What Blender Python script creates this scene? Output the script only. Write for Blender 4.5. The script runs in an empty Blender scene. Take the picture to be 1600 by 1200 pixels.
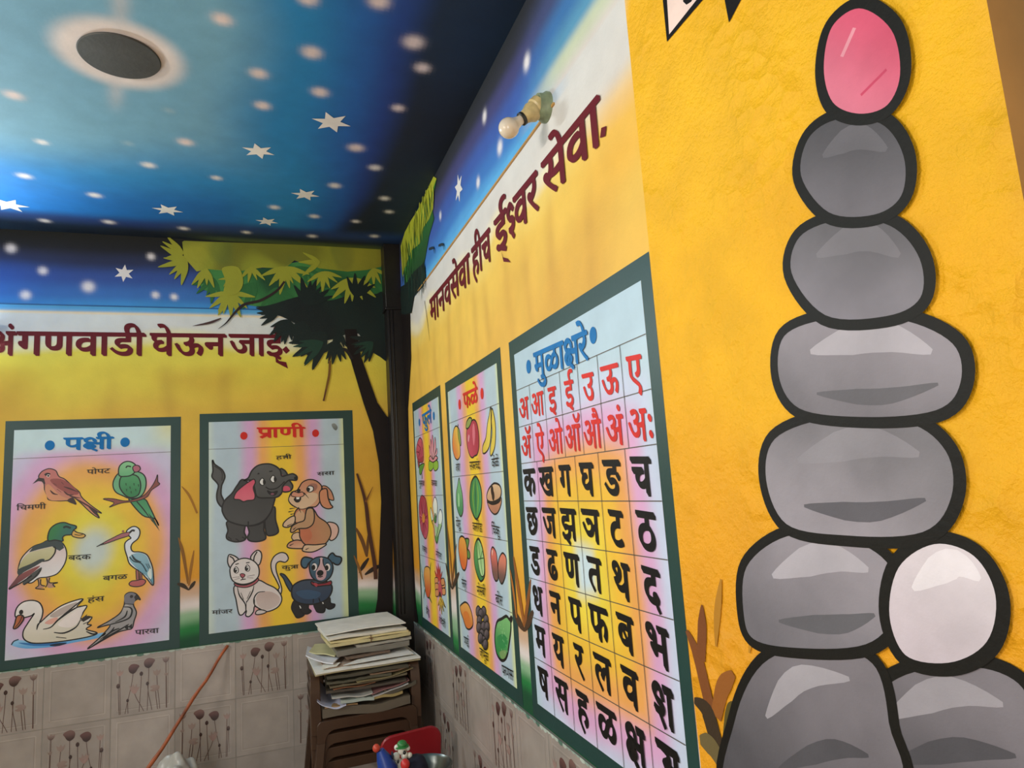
import bpy, bmesh, math, random
import numpy as np
from mathutils import Vector, Matrix
from mathutils.geometry import delaunay_2d_cdt
random.seed(4); rng = np.random.default_rng(4)
SC = bpy.context.scene; COL = SC.collection

# ---------------------------------------------------------------- camera, light, exposure
# world: back wall is y=0, right wall is x=0, floor z=0; the room lies at x<0, y<0
RC = np.array([[0.93939673, -0.33646758, -0.06575226], [-0.01190719, 0.1596545, -0.98710114], [0.34262517, 0.9280625, 0.14597253]])
CAM = np.array([-0.818, -4.24, 1.66]); FPX = 1060.0
cd = bpy.data.cameras.new('camera'); cam = bpy.data.objects.new('camera', cd); COL.objects.link(cam)
cd.sensor_width = 36; cd.lens = 36 * FPX / 1600; cd.clip_start = 0.02
M = Matrix.Identity(4)
for i in range(3):
    M[i][0] = RC[0][i]; M[i][1] = -RC[1][i]; M[i][2] = -RC[2][i]; M[i][3] = CAM[i]
cam.matrix_world = M; SC.camera = cam
SC.view_settings.view_transform = 'Standard'; SC.view_settings.look = 'None'
SC.view_settings.exposure = 0.0; SC.view_settings.gamma = 1.0; SC.view_settings.use_curve_mapping = False
W = bpy.data.worlds.new('daylight'); SC.world = W; W.use_nodes = True
W.node_tree.nodes['Background'].inputs[0].default_value = (0.75, 0.85, 1, 1)
W.node_tree.nodes['Background'].inputs[1].default_value = 1.0
def area(name, loc, to, sx, sy, power, col):
    l = bpy.data.lights.new(name, 'AREA'); l.shape = 'RECTANGLE'; l.size = sx; l.size_y = sy
    l.energy = power; l.color = col
    o = bpy.data.objects.new(name, l); COL.objects.link(o); o.location = loc
    o.rotation_euler = (Vector(to) - Vector(loc)).to_track_quat('-Z', 'Y').to_euler(); return o
TUBE_C = Vector((-2.66, -0.16, 2.66))
area('tube_glow', TUBE_C + Vector((0, -0.035, 0)), TUBE_C + Vector((0.25, -1, -0.1)), 0.9, 0.06, 54, (0.84, 0.96, 1.0))      # the tube light's own light
FILL_TUBE = Vector((-3.50, -3.1, 2.62))
area('side_fill', FILL_TUBE + Vector((0.045, 0, 0)), FILL_TUBE + Vector((1, 0.05, -0.12)), 0.9, 0.06, 52, (1.0, 0.95, 0.88))     # added fill to brighten the right wall, placed at an unseen made-up tube
area('door_fill', (-2.0, -6.1, 1.7), (-1.2, -3.0, 1.9), 1.5, 2.1, 62, (1.0, 0.94, 0.88))       # added soft fill from behind, set outside an unseen door opening
area('window_fill', (-3.75, -3.9, 1.7), (-1.0, -3.6, 1.9), 1.3, 1.2, 26, (1.0, 0.94, 0.88))    # weaker added fill from the left, set outside an unseen window

# ---------------------------------------------------------------- planes: a pixel of the photograph as a point on the real wall
FOLD_Y = -2.974; BEND = math.radians(5)
def unit(v): v = np.array(v, float); return v / np.linalg.norm(v)
PL = {}   # origin, u axis, v axis, normal into the room
PL['B'] = (np.array([0, 0, 0.]), np.array([1., 0, 0]), np.array([0, 0, 1.]), np.array([0, -1., 0]))
PL['R'] = (np.array([0, 0, 0.]), np.array([0, -1., 0]), np.array([0, 0, 1.]), np.array([-1., 0, 0]))
PL['P'] = (np.array([0, FOLD_Y, 0.]), np.array([math.sin(BEND), -math.cos(BEND), 0]), np.array([0, 0, 1.]), np.array([-math.cos(BEND), -math.sin(BEND), 0]))
PL['C'] = (np.array([0, 0, 3.22]), np.array([1., 0, 0]), np.array([0, 1., 0]), np.array([0, 0, -1.]))
def ray(px, py): return RC.T @ np.array([(px - 800) / FPX, (py - 600) / FPX, 1.0])
def uv(pl, px, py):
    o, a, b, n = PL[pl]; r = ray(px, py); t = ((o - CAM) @ n) / (r @ n); q = CAM + r * t - o
    return (float(q @ a), float(q @ b))
def P3(pl, u, v, h=0.0):
    o, a, b, n = PL[pl]; return o + a * u + b * v + n * h
def at(y, px, py):
    r = ray(px, py); return Vector(CAM + r * ((y - CAM[1]) / r[1]))

# ---------------------------------------------------------------- colour and material helpers
def lin(c):
    if isinstance(c, str):
        c = c.lstrip('#'); c = tuple(int(c[i:i + 2], 16) for i in (0, 2, 4))
    a = np.array(c, float) / 255.0
    return np.where(a <= 0.04045, a / 12.92, ((a + 0.055) / 1.055) ** 2.4)
def new_mat(name):
    m = bpy.data.materials.new(name); m.use_nodes = True
    return m, m.node_tree.nodes, m.node_tree.links, m.node_tree.nodes['Principled BSDF']
def paint_mat(name, rough, bump_scale, bump, var=0.10, spec=0.4, coarse=0.0, depth=0.004):
    m, N, L, b = new_mat(name)
    a = N.new('ShaderNodeVertexColor'); a.layer_name = 'Col'
    tc = N.new('ShaderNodeTexCoord')
    n = N.new('ShaderNodeTexNoise'); n.inputs['Scale'].default_value = 9; n.inputs['Detail'].default_value = 6
    L.new(tc.outputs['Object'], n.inputs['Vector'])
    mr = N.new('ShaderNodeMapRange'); mr.inputs['To Min'].default_value = 1 - var; mr.inputs['To Max'].default_value = 1 + var
    mr.inputs['From Min'].default_value = 0.3; mr.inputs['From Max'].default_value = 0.7
    L.new(n.outputs['Fac'], mr.inputs['Value'])
    mx = N.new('ShaderNodeVectorMath'); mx.operation = 'SCALE'
    L.new(a.outputs['Color'], mx.inputs[0]); L.new(mr.outputs['Result'], mx.inputs['Scale'])
    L.new(mx.outputs['Vector'], b.inputs['Base Color'])
    b.inputs['Roughness'].default_value = rough; b.inputs['Specular IOR Level'].default_value = spec
    if bump:
        n2 = N.new('ShaderNodeTexNoise'); n2.inputs['Scale'].default_value = bump_scale; n2.inputs['Detail'].default_value = 5
        n2.inputs['Roughness'].default_value = 0.62
        L.new(tc.outputs['Object'], n2.inputs['Vector'])
        src = n2.outputs['Fac']
        if coarse:
            v = N.new('ShaderNodeTexVoronoi'); v.inputs['Scale'].default_value = 26; L.new(tc.outputs['Object'], v.inputs['Vector'])
            n3 = N.new('ShaderNodeTexNoise'); n3.inputs['Scale'].default_value = 5; L.new(tc.outputs['Object'], n3.inputs['Vector'])
            r3 = N.new('ShaderNodeMapRange'); r3.inputs['From Min'].default_value = 0.48; r3.inputs['From Max'].default_value = 0.66
            L.new(n3.outputs['Fac'], r3.inputs['Value'])
            mu = N.new('ShaderNodeMath'); mu.operation = 'MULTIPLY'; L.new(v.outputs['Distance'], mu.inputs[0]); L.new(r3.outputs['Result'], mu.inputs[1])
            ad = N.new('ShaderNodeMath'); ad.operation = 'MULTIPLY_ADD'; ad.inputs[1].default_value = coarse
            L.new(mu.outputs[0], ad.inputs[0]); L.new(n2.outputs['Fac'], ad.inputs[2]); src = ad.outputs[0]
        bp = N.new('ShaderNodeBump'); bp.inputs['Strength'].default_value = bump; bp.inputs['Distance'].default_value = depth
        L.new(src, bp.inputs['Height']); L.new(bp.outputs['Normal'], b.inputs['Normal'])
    return m
M_WALL = paint_mat('wall_paint', 0.62, 90, 0.22, 0.05)
M_PILLAR = paint_mat('rough_wall_paint', 0.6, 60, 0.8, 0.07, 0.4, 2.4, 0.008)
M_CEIL = paint_mat('ceiling_paint', 0.7, 40, 0.15, 0.08)
M_ART = paint_mat('sign_paint', 0.45, 60, 0.12, 0.06)
M_GLOSS = paint_mat('gloss_paint', 0.55, 80, 0.2, 0.12, 0.22)
def plain(name, col, rough=0.5, var=0.12, scale=8, metal=0.0, bump=0.0, bscale=60, spec=0.5):
    m, N, L, b = new_mat(name)
    tc = N.new('ShaderNodeTexCoord'); n = N.new('ShaderNodeTexNoise'); n.inputs['Scale'].default_value = scale; n.inputs['Detail'].default_value = 5
    L.new(tc.outputs['Object'], n.inputs['Vector'])
    cr = N.new('ShaderNodeValToRGB'); c = lin(col)
    cr.color_ramp.elements[0].position = 0.3; cr.color_ramp.elements[1].position = 0.72
    cr.color_ramp.elements[0].color = (*np.clip(c * (1 - var), 0, 1), 1); cr.color_ramp.elements[1].color = (*np.clip(c * (1 + var), 0, 1), 1)
    L.new(n.outputs['Fac'], cr.inputs[0]); L.new(cr.outputs[0], b.inputs['Base Color'])
    b.inputs['Roughness'].default_value = rough; b.inputs['Metallic'].default_value = metal; b.inputs['Specular IOR Level'].default_value = spec
    if bump:
        n2 = N.new('ShaderNodeTexNoise'); n2.inputs['Scale'].default_value = bscale; L.new(tc.outputs['Object'], n2.inputs['Vector'])
        bp = N.new('ShaderNodeBump'); bp.inputs['Strength'].default_value = bump; bp.inputs['Distance'].default_value = 0.003
        L.new(n2.outputs['Fac'], bp.inputs['Height']); L.new(bp.outputs['Normal'], b.inputs['Normal'])
    return m

# ---------------------------------------------------------------- object helpers
def thing(name, label, cat, loc=(0, 0, 0), group=None):
    o = bpy.data.objects.new(name, None); o.empty_display_size = 0.05; COL.objects.link(o); o.location = loc
    o['label'] = label; o['category'] = cat
    if group: o['group'] = group
    return o
def tag(o, label, cat, group=None):
    o['label'] = label; o['category'] = cat
    if group: o['group'] = group
    return o
def link(name, me, mat, parent=None, kind=None, label=None):
    o = bpy.data.objects.new(name, me); COL.objects.link(o)
    if mat is not None: me.materials.append(mat)
    if parent is not None:
        o.parent = parent; o.matrix_parent_inverse = Matrix.Translation(-Vector(parent.location))
    if kind: o['kind'] = kind
    if label: o['label'] = label
    return o
def bm_obj(name, bm, mat, parent=None, smooth=True, kind=None, label=None, bevel=0.0, local=False):
    me = bpy.data.meshes.new(name); bmesh.ops.recalc_face_normals(bm, faces=bm.faces); bm.to_mesh(me); bm.free()
    if smooth: me.polygons.foreach_set('use_smooth', [True] * len(me.polygons))
    o = link(name, me, mat, parent, kind, label)
    if local: o.matrix_parent_inverse = Matrix.Identity(4)
    if bevel:
        md = o.modifiers.new('bevel', 'BEVEL'); md.width = bevel; md.segments = 2; md.limit_method = 'ANGLE'
    if smooth:
        try: me.set_sharp_from_angle(angle=math.radians(40))
        except Exception: pass
    return o
def add_box(bm, x0, x1, y0, y1, z0, z1):
    v = [bm.verts.new((x, y, z)) for z in (z0, z1) for y in (y0, y1) for x in (x0, x1)]
    for f in ((0, 2, 3, 1), (4, 5, 7, 6), (0, 1, 5, 4), (2, 6, 7, 3), (0, 4, 6, 2), (1, 3, 7, 5)): bm.faces.new([v[i] for i in f])
    return v
def add_tube(bm, pts, rad, seg=10, cap=True):
    pts = [Vector(p) for p in pts]; rings = []
    for i, p in enumerate(pts):
        t = (pts[min(i + 1, len(pts) - 1)] - pts[max(i - 1, 0)]).normalized()
        a = t.orthogonal().normalized() if i == 0 else (A - t * A.dot(t)).normalized()
        A = a; b = t.cross(a); r = rad[i] if isinstance(rad, (list, tuple)) else rad
        rings.append([bm.verts.new(p + a * (r * math.cos(k * 2 * math.pi / seg)) + b * (r * math.sin(k * 2 * math.pi / seg))) for k in range(seg)])
    for r0, r1 in zip(rings, rings[1:]):
        for k in range(seg): bm.faces.new((r0[k], r0[(k + 1) % seg], r1[(k + 1) % seg], r1[k]))
    if cap: bm.faces.new(rings[0][::-1]); bm.faces.new(rings[-1])
def add_lathe(bm, prof, origin=(0, 0, 0), axis=(0, 0, 1), seg=32):
    z = Vector(axis).normalized(); x = z.orthogonal().normalized(); y = z.cross(x); o = Vector(origin); rings = []
    for r, h in prof:
        if r < 1e-6: rings.append([bm.verts.new(o + z * h)])
        else: rings.append([bm.verts.new(o + z * h + x * (r * math.cos(k * 2 * math.pi / seg)) + y * (r * math.sin(k * 2 * math.pi / seg))) for k in range(seg)])
    for a, b in zip(rings, rings[1:]):
        for k in range(seg):
            q = [a[k % len(a)], a[(k + 1) % len(a)], b[(k + 1) % len(b)], b[k % len(b)]]
            u = []
            for w in q:
                if w not in u: u.append(w)
            if len(u) > 2: bm.faces.new(u)

def smooth_pts(pts, closed, n=6):
    pts = [np.array(p, float) for p in pts]; out = []; m = len(pts)
    if m < 3: return pts
    for i in range(m if closed else m - 1):
        if closed: p0, p1, p2, p3 = pts[i - 1], pts[i], pts[(i + 1) % m], pts[(i + 2) % m]
        else: p0, p1, p2, p3 = pts[max(i - 1, 0)], pts[i], pts[i + 1], pts[min(i + 2, m - 1)]
        for k in range(n):
            t = k / n
            out.append(0.5 * (2 * p1 + (p2 - p0) * t + (2 * p0 - 5 * p1 + 4 * p2 - p3) * t * t + (3 * p1 - p0 - 3 * p2 + p3) * t ** 3))
    if not closed: out.append(pts[-1])
    return out

class Art:
    """Painted figures on a wall: coloured patches and brush strokes a fraction of a millimetre above the wall."""
    def __init__(s, pl, ox=0, oy=0, sc=1.0, h=0.0016):
        s.pl = pl; s.o = (ox, oy, sc); s.h = h; s.V = []; s.F = []; s.C = []
    def T(s, p): return uv(s.pl, s.o[0] + p[0] / s.o[2], s.o[1] + p[1] / s.o[2])
    def _add(s, vs, fs, cs):
        b = len(s.V)
        for (u, v), c in zip(vs, cs): s.V.append(P3(s.pl, u, v, s.h)); s.C.append(c)
        s.F += [tuple(b + i for i in f) for f in fs]; s.h += 0.00007
    def fill(s, pts, col, col2=None, d=(0, 1), sm=True, n=5, soft=1.0, raw=False, cf=None):
        q = list(pts) if raw else [s.T(p) for p in pts]
        if sm: q = smooth_pts(q, True, n)
        q = [(float(p[0]), float(p[1])) for p in q]
        ext = []
        if col2 is not None or cf:
            us = [p[0] for p in q]; vs = [p[1] for p in q]; w_, h_ = max(us) - min(us), max(vs) - min(vs); st = .014 if cf else max(min(w_, h_) / 11, max(w_, h_) / 60)
            for a in np.arange(min(us) + st / 2, max(us), st):
                for b in np.arange(min(vs) + st / 2, max(vs), st):
                    ins = False; j = len(q) - 1
                    for i in range(len(q)):
                        if (q[i][1] > b) != (q[j][1] > b) and a < (q[j][0] - q[i][0]) * (b - q[i][1]) / (q[j][1] - q[i][1]) + q[i][0]: ins = not ins
                        j = i
                    if ins: ext.append((a, b))
        r = delaunay_2d_cdt([Vector(p) for p in q + ext], [], [list(range(len(q)))], 1, 1e-7)
        vs = [(v.x, v.y) for v in r[0]]; c1 = lin(col)
        if cf: cs = list(cf(np.array([v[0] for v in vs]), np.array([v[1] for v in vs])))
        elif col2 is None: cs = [c1] * len(vs)
        else:
            c2 = lin(col2); dd = np.array(d, float); dd = dd / np.linalg.norm(dd); pr = np.array([v[0] * dd[0] + v[1] * dd[1] for v in vs])
            t = (pr - pr.min()) / max(pr.max() - pr.min(), 1e-6); t = np.clip((t - 0.5) * soft + 0.5, 0, 1); t = t * t * (3 - 2 * t)
            cs = [c1 * k + c2 * (1 - k) for k in t]          # col at the far end along d, col2 at the near end
        s._add(vs, [tuple(f) for f in r[2]], cs); return s
    def line(s, pts, w, col='#15120f', t0=1.0, t1=1.0, sm=True, closed=False, n=6, raw=False):
        q = [np.array(p if raw else s.T(p)) for p in pts]
        if sm and len(q) > 2: q = smooth_pts(q, closed, n)
        if closed: q = list(q) + [q[0]]
        m = len(q); vs = []; fs = []
        for i in range(m):
            a, b = q[max(i - 1, 0)], q[min(i + 1, m - 1)]
            if closed and i in (0, m - 1): a, b = q[m - 2], q[1]
            t = b - a; t = t / (np.linalg.norm(t) + 1e-9); nn = np.array([-t[1], t[0]])
            k = i / (m - 1); f = 1.0 if (t0 == t1 == 1.0) else (t0 + (1 - t0) * min(1, k / 0.35)) * (t1 + (1 - t1) * min(1, (1 - k) / 0.45))
            vs += [tuple(q[i] + nn * w * f / 2), tuple(q[i] - nn * w * f / 2)]
        fs = [(2 * i, 2 * i + 1, 2 * i + 3, 2 * i + 2) for i in range(m - 1)]
        s._add(vs, fs, [lin(col)] * len(vs)); return s
    def shape(s, pts, col, w, col2=None, d=(0, 1), ol='#15120f', sm=True, n=5, soft=1.0):
        s.fill(pts, col, col2, d, sm, n, soft); s.line(pts, w, ol, sm=sm, closed=True, n=n); return s
    def dot(s, p, r, col, k=1.0):
        c = s.T(p); s.fill([(c[0] + r * math.cos(a * math.pi / 8), c[1] + r * k * math.sin(a * math.pi / 8)) for a in range(16)], col, sm=False, raw=True); return s
    def quad(s, a, b, c, d, col): s.fill([a, b, c, d], col, sm=False, raw=True); return s
    def build(s, name, parent=None, mat=None, label=None, kind=None):
        return link(name, color_mesh(name, s.V, s.F, s.C), mat or M_ART, parent, kind, label)
def color_mesh(name, V, F, Cc):
    me = bpy.data.meshes.new(name); me.from_pydata([tuple(map(float, v)) for v in V], [], [tuple(map(int, f)) for f in F])
    a = me.color_attributes.new('Col', 'FLOAT_COLOR', 'POINT')
    arr = np.ones((len(V), 4), np.float32); arr[:, :3] = np.array(Cc, np.float32); a.data.foreach_set('color', arr.ravel())
    me.update(); return me
def painted_grid(name, pl, u0, u1, v0, v1, step, fn, mat, parent=None, h=0.0, kind=None, label=None):
    nu = max(2, int(round((u1 - u0) / step)) + 1); nv = max(2, int(round((v1 - v0) / step)) + 1)
    U, V = np.meshgrid(np.linspace(u0, u1, nu), np.linspace(v0, v1, nv), indexing='ij')
    o, a, b, n = PL[pl]; P = o + n * h + U[..., None] * a + V[..., None] * b
    Cc = fn(U, V).reshape(-1, 3); P = P.reshape(-1, 3)
    i = np.arange(nu - 1)[:, None] * nv + np.arange(nv - 1)[None, :]
    q = np.stack([i, i + 1, i + 1 + nv, i + nv], -1).reshape(-1, 4)
    if np.dot(np.cross(b, a), n) < 0: q = q[:, ::-1]
    return link(name, color_mesh(name, P, q, np.clip(Cc, 0, 1)), mat, parent, kind, label)

# ---------------------------------------------------------------- lettering
BAR = None; GC = {}
def font_mesh(txt):
    global BAR
    if txt in GC: return GC[txt]
    c = bpy.data.curves.new('lettering', 'FONT'); c.body = txt; c.resolution_u = 3
    o = bpy.data.objects.new('lettering', c); COL.objects.link(o); bpy.context.view_layer.update()
    m = o.evaluated_get(bpy.context.evaluated_depsgraph_get()).to_mesh()
    V = [(v.co.x, v.co.y) for v in m.vertices]; F = [tuple(p.vertices) for p in m.polygons]
    COL.objects.unlink(o); bpy.data.objects.remove(o); bpy.data.curves.remove(c)
    par = list(range(len(V)))
    def root(i):
        while par[i] != i: par[i] = par[par[i]]; i = par[i]
        return i
    for f in F:
        for i in f[1:]: par[root(i)] = root(f[0])
    ids = {}; V = [(x, y, ids.setdefault(root(i), len(ids)) % 4) for i, (x, y) in enumerate(V)]   # each glyph outline a hair apart from the next
    GC[txt] = (V, F); return GC[txt]
def ribbon2(pts, w):
    q = smooth_pts(pts, False, 5) if len(pts) > 2 else [np.array(p, float) for p in pts]; V = []; m = len(q)
    for i in range(m):
        t = q[min(i + 1, m - 1)] - q[max(i - 1, 0)]; t = t / (np.linalg.norm(t) + 1e-9); nn = np.array([-t[1], t[0]])
        V += [(*(q[i] + nn * w / 2), i * .12), (*(q[i] - nn * w / 2), i * .12)]      # rises a hair along the stroke so it can cross itself
    return V, [(2 * i, 2 * i + 1, 2 * i + 3, 2 * i + 2) for i in range(m - 1)]
# conjuncts as brush strokes: bar at 0.58, stems to 0
CUST = {
 'KSH': (0.68, [[(.42, .58), (.70, .58)], [(.58, .58), (.58, 0)], [(.36, .40), (.34, .52), (.22, .58), (.09, .50), (.13, .37), (.30, .33), (.15, .28), (.07, .17), (.14, .07), (.27, .08), (.35, .17), (.28, .22), (.20, .14), (.30, .02), (.42, -.07)], [(.30, .33), (.44, .30), (.58, .30)]]),
 'SHA': (0.62, [[(.36, .58), (.64, .58)], [(.52, .58), (.52, 0)], [(.32, .40), (.28, .54), (.16, .58), (.07, .48), (.15, .36), (.31, .30), (.24, .19), (.06, .22)], [(.17, .20), (.32, -.02)]]),
 'PRA': (0.54, [[(0, .58), (.54, .58)], [(.44, .58), (.44, 0)], [(.12, .58), (.11, .36), (.20, .24), (.44, .25)], [(.44, .22), (.28, .12), (.12, .0)]]),
 'TRA': (0.50, [[(0, .58), (.50, .58)], [(.42, .58), (.42, 0)], [(.08, .40), (.24, .40), (.42, .34)], [(.40, .30), (.24, .18), (.08, .04)]]),
 'TTA': (0.56, [[(0, .58), (.56, .58)], [(.46, .58), (.46, 0)], [(.06, .42), (.26, .42), (.46, .42)], [(.46, .30), (.24, .30), (.14, .20), (.22, .04)]]),
 'SHH': (0.36, [[(.30, .46), (.20, .58), (.08, .48), (.14, .34), (.28, .30), (.26, .16), (.10, .14)], [(.16, .14), (.28, -.02)]]),
 'GYA': (0.66, [[(0, .58), (.66, .58)], [(.56, .58), (.56, 0)], [(.12, .58), (.32, .52), (.36, .40), (.22, .30), (.36, .20), (.30, .06), (.14, .06)], [(.36, .30), (.56, .28)]]),
 'DOT': (0.22, [[(.06, .06), (.12, .06)]]),
}
def word_mesh(parts, nib):
    """parts: strings in drawing order or keys of CUST; vertices carry a layer number so that strokes never share a plane"""
    V = []; F = []; x = 0.0; ly = 0
    for p in ([parts] if isinstance(parts, str) else parts):
        if p in CUST:
            w, ss = CUST[p]; segs = [ribbon2(s, 0.085 if p != 'DOT' else 0.10) for s in ss]; adv = w
        elif p == ' ': x += 0.28; continue
        else: segs = [font_mesh(p)]; adv = 0.262 if p == 'ि' else max(v[0] for v in segs[0][0])
        for vs, fs in segs:
            b = len(V); V += [(v[0] + x, v[1], ly + (v[2] if len(v) > 2 else 0)) for v in vs]; F += [tuple(b + i for i in f) for f in fs]; ly += 1
        x += adv - 0.008
    out = []; of = []; ml = max(v[2] for v in V) + 1
    for n, k in enumerate(nib):
        b = len(out); out += [(v[0] + k, v[1] - k, v[2] + n * ml) for v in V]; of += [tuple(b + i for i in f) for f in F]
    return out, of, x
NIB = (0.0, 0.018, 0.036, 0.052); FINE = (0.0, 0.018)
def letter(pl, parts, L, Rr, hgt, col, nib=NIB, h=0.002, raw=False, width=None):
    """headline runs from L to Rr (pixels, or metres when raw); hgt = bar to baseline in metres"""
    V, F, x = word_mesh(parts, nib)
    a = np.array(L if raw else uv(pl, *L)); b = np.array(Rr if raw else uv(pl, *Rr)); d = b - a
    bar = 0.62; c = lin(col)
    P = [P3(pl, a[0] + d[0] * v[0] / x, a[1] + d[1] * v[0] / x + (v[1] - bar) / bar * hgt, h + 0.00004 * v[2]) for v in V]
    return P, F, [c] * len(P)
def letters(name, pl, specs, parent, mat=None, label=None, **kw):
    V = []; F = []; Cc = []
    for s in specs:
        k = dict(kw); 
        if len(s) > 5: k.update(s[5])
        p, f, c = letter(pl, s[0], s[1], s[2], s[3], s[4], **k); b = len(V); V += p; F += [tuple(b + i for i in q) for q in f]; Cc += c
    return link(name, color_mesh(name, V, F, Cc), mat or M_ART, parent, None, label)

# ---------------------------------------------------------------- the painted room shell
def sst(x, a, b):
    t = np.clip((x - a) / (b - a), 0, 1); return t * t * (3 - 2 * t)
def ramp(x, stops):
    out = np.zeros(x.shape + (3,)) + lin(stops[0][1])
    for (a, ca), (b, cb) in zip(stops, stops[1:]):
        k = sst(x, a, b)[..., None]; out = out * (1 - k) + lin(cb) * k
    return out
def mixc(c, col, k): return c * (1 - k[..., None]) + lin(col) * k[..., None]
def cloud(U, V, f, seed):
    r = np.random.default_rng(seed); s = np.zeros_like(U)
    for i in range(7):
        a = r.uniform(0, 2 * math.pi); k = f * r.uniform(0.6, 2.2); s += np.sin(k * (U * math.cos(a) + V * math.sin(a)) + r.uniform(0, 6.3)) / 7 ** 0.5
    return s * 0.7
def spots(c, U, V, pl, pts, rad, col='#f4eeee'):
    for x, y, k in pts:
        u, v = uv(pl, x, y); d2 = (U - u) ** 2 + (V - v) ** 2; R_ = rad * k * 0.74
        c = mixc(c, col, np.clip(1.15 * np.exp(-(d2 / R_ ** 2) ** 1.3), 0, 1) * 0.92)
    return c
SKY = [(2.80, '#3f97d8'), (2.87, '#3a74be'), (2.97, '#33539c'), (3.07, '#252e50'), (3.15, '#15171f'), (3.22, '#121418')]
def streaks(c, U, V, us, v0, v1, col, k0, w=0.012):
    for i, (u, a, b, k) in enumerate(us):
        x = U - u - 0.02 * np.sin(V * 7 + i)
        c = mixc(c, col, np.exp(-(x / w) ** 2) * sst(V, a - 0.12, a + 0.1) * (1 - sst(V, b - 0.12, b + 0.1)) * k * k0)
    return c
def lower_wall(U, V, warm, seed):
    n = cloud(U, V, 9, seed) * 0.04
    W_ = V + n
    c = ramp(W_, [(0.93, '#0f4a2c'), (0.985, '#1f7a3a'), (1.05, '#8fb48c'), (1.10, '#e6d8d2'), (1.17, '#d2ab8c'), (1.26, '#e19a28')] + warm)
    return mixc(c, '#c98a2a', np.clip(cloud(U, V, 6, seed + 5) * 0.5, 0, 0.35) * sst(V, 1.25, 1.4) * (1 - sst(V, 2.35, 2.5)))
def back_paint(U, V):
    c = lower_wall(U, V, [(1.6, '#e2ae34'), (2.15, '#e0b540'), (2.40, '#e4cc44'), (2.53, '#e9d94e'), (2.60, '#efeac0'), (2.66, '#e2e4df'), (2.77, '#e2e6e2')], 11)
    c = streaks(c, U, V, [(-1.33, 2.15, 2.45, 1), (-1.02, 2.1, 2.45, .8), (-0.62, 2.1, 2.3, .7), (-1.62, 2.15, 2.4, .6)], 0, 0, '#a87830', 0.30, 0.04)
    c = mixc(c, '#57a9de', sst(V, 2.768, 2.772)); c = mixc(c, '#f0dcb4', sst(V, 2.752, 2.757) * (1 - sst(V, 2.766, 2.771)))
    s = ramp(V + cloud(U, V, 5, 3) * 0.015, SKY); s = mixc(s, '#10140f', sst(V, 3.10, 3.2) * 0.6)
    s = mixc(s, '#1d55b0', (1 - sst(U, -2.3, -1.7)) * (1 - sst(V, 2.95, 3.1)) * 0.5)
    k = sst(V, 2.797, 2.801)[..., None]; c = c * (1 - k) + s * k
    return spots(c, U, V, 'B', [(17, 388, 1), (67, 423, .9), (138, 448, 1.25), (40, 461, 1), (236, 401, .8), (243, 461, .8), (272, 464, .75), (-30, 410, 1)], 0.032)
def right_paint(U, V):
    c = lower_wall(U, V, [(1.55, '#ecb638'), (2.1, '#f0bb4c'), (2.44, '#f2c452'), (2.54, '#f4cf66'), (2.61, '#f1e3c0'), (2.66, '#ded7cf'), (2.775, '#dedad4')], 23)
    c = streaks(c, U, V, [(u, 2.12 + .05 * (i % 3), 2.5 - .06 * (i % 2), .6 + .2 * (i % 3)) for i, u in enumerate((0.55, .93, 1.22, 1.40, 1.62, 1.78, 2.05, 2.25, 2.45, 2.7))], 0, 0, '#b0702a', 0.30, 0.036)
    c = mixc(c, '#f0b23c', sst(U, 2.55, 2.9) * sst(V, 2.3, 2.45) * (1 - sst(V, 2.55, 2.66)) * 0.7)
    c = mixc(c, '#5db2ea', sst(V, 2.766, 2.772) * (1 - sst(U, 2.3, 2.7)))
    s = ramp(V + cloud(U, V, 4, 8) * 0.015, [(2.80, '#58a6e2'), (2.87, '#3f7cc8'), (2.97, '#3e5fb0'), (3.07, '#45467a'), (3.15, '#2b2d38'), (3.22, '#22252b')])
    w = ramp(V, [(2.79, '#e0d4cf'), (2.86, '#cfd6b8'), (2.91, '#5c9cc0'), (2.99, '#3f78b4'), (3.08, '#44507c'), (3.2, '#2b2d38')])
    kk = sst(U, 2.2, 2.65)[..., None]; s = s * (1 - kk) + w * kk
    k = sst(V, 2.797, 2.801)[..., None]; c = c * (1 - k) + s * k
    return spots(c, U, V, 'R', [(823, 97, 1.1), (757, 182, 1), (781, 230, 1.1), (747, 285, .9), (688, 337, .8)], 0.032)
def pillar_paint(U, V):
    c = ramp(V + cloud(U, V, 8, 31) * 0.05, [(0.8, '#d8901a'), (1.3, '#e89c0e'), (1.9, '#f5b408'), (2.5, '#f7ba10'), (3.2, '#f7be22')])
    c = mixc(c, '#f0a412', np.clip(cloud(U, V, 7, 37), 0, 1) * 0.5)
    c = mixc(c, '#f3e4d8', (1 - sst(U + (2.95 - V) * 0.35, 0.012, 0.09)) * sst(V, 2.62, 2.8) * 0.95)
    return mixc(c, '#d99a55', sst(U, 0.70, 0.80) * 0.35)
DISC = (-1.277, -1.776)
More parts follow.
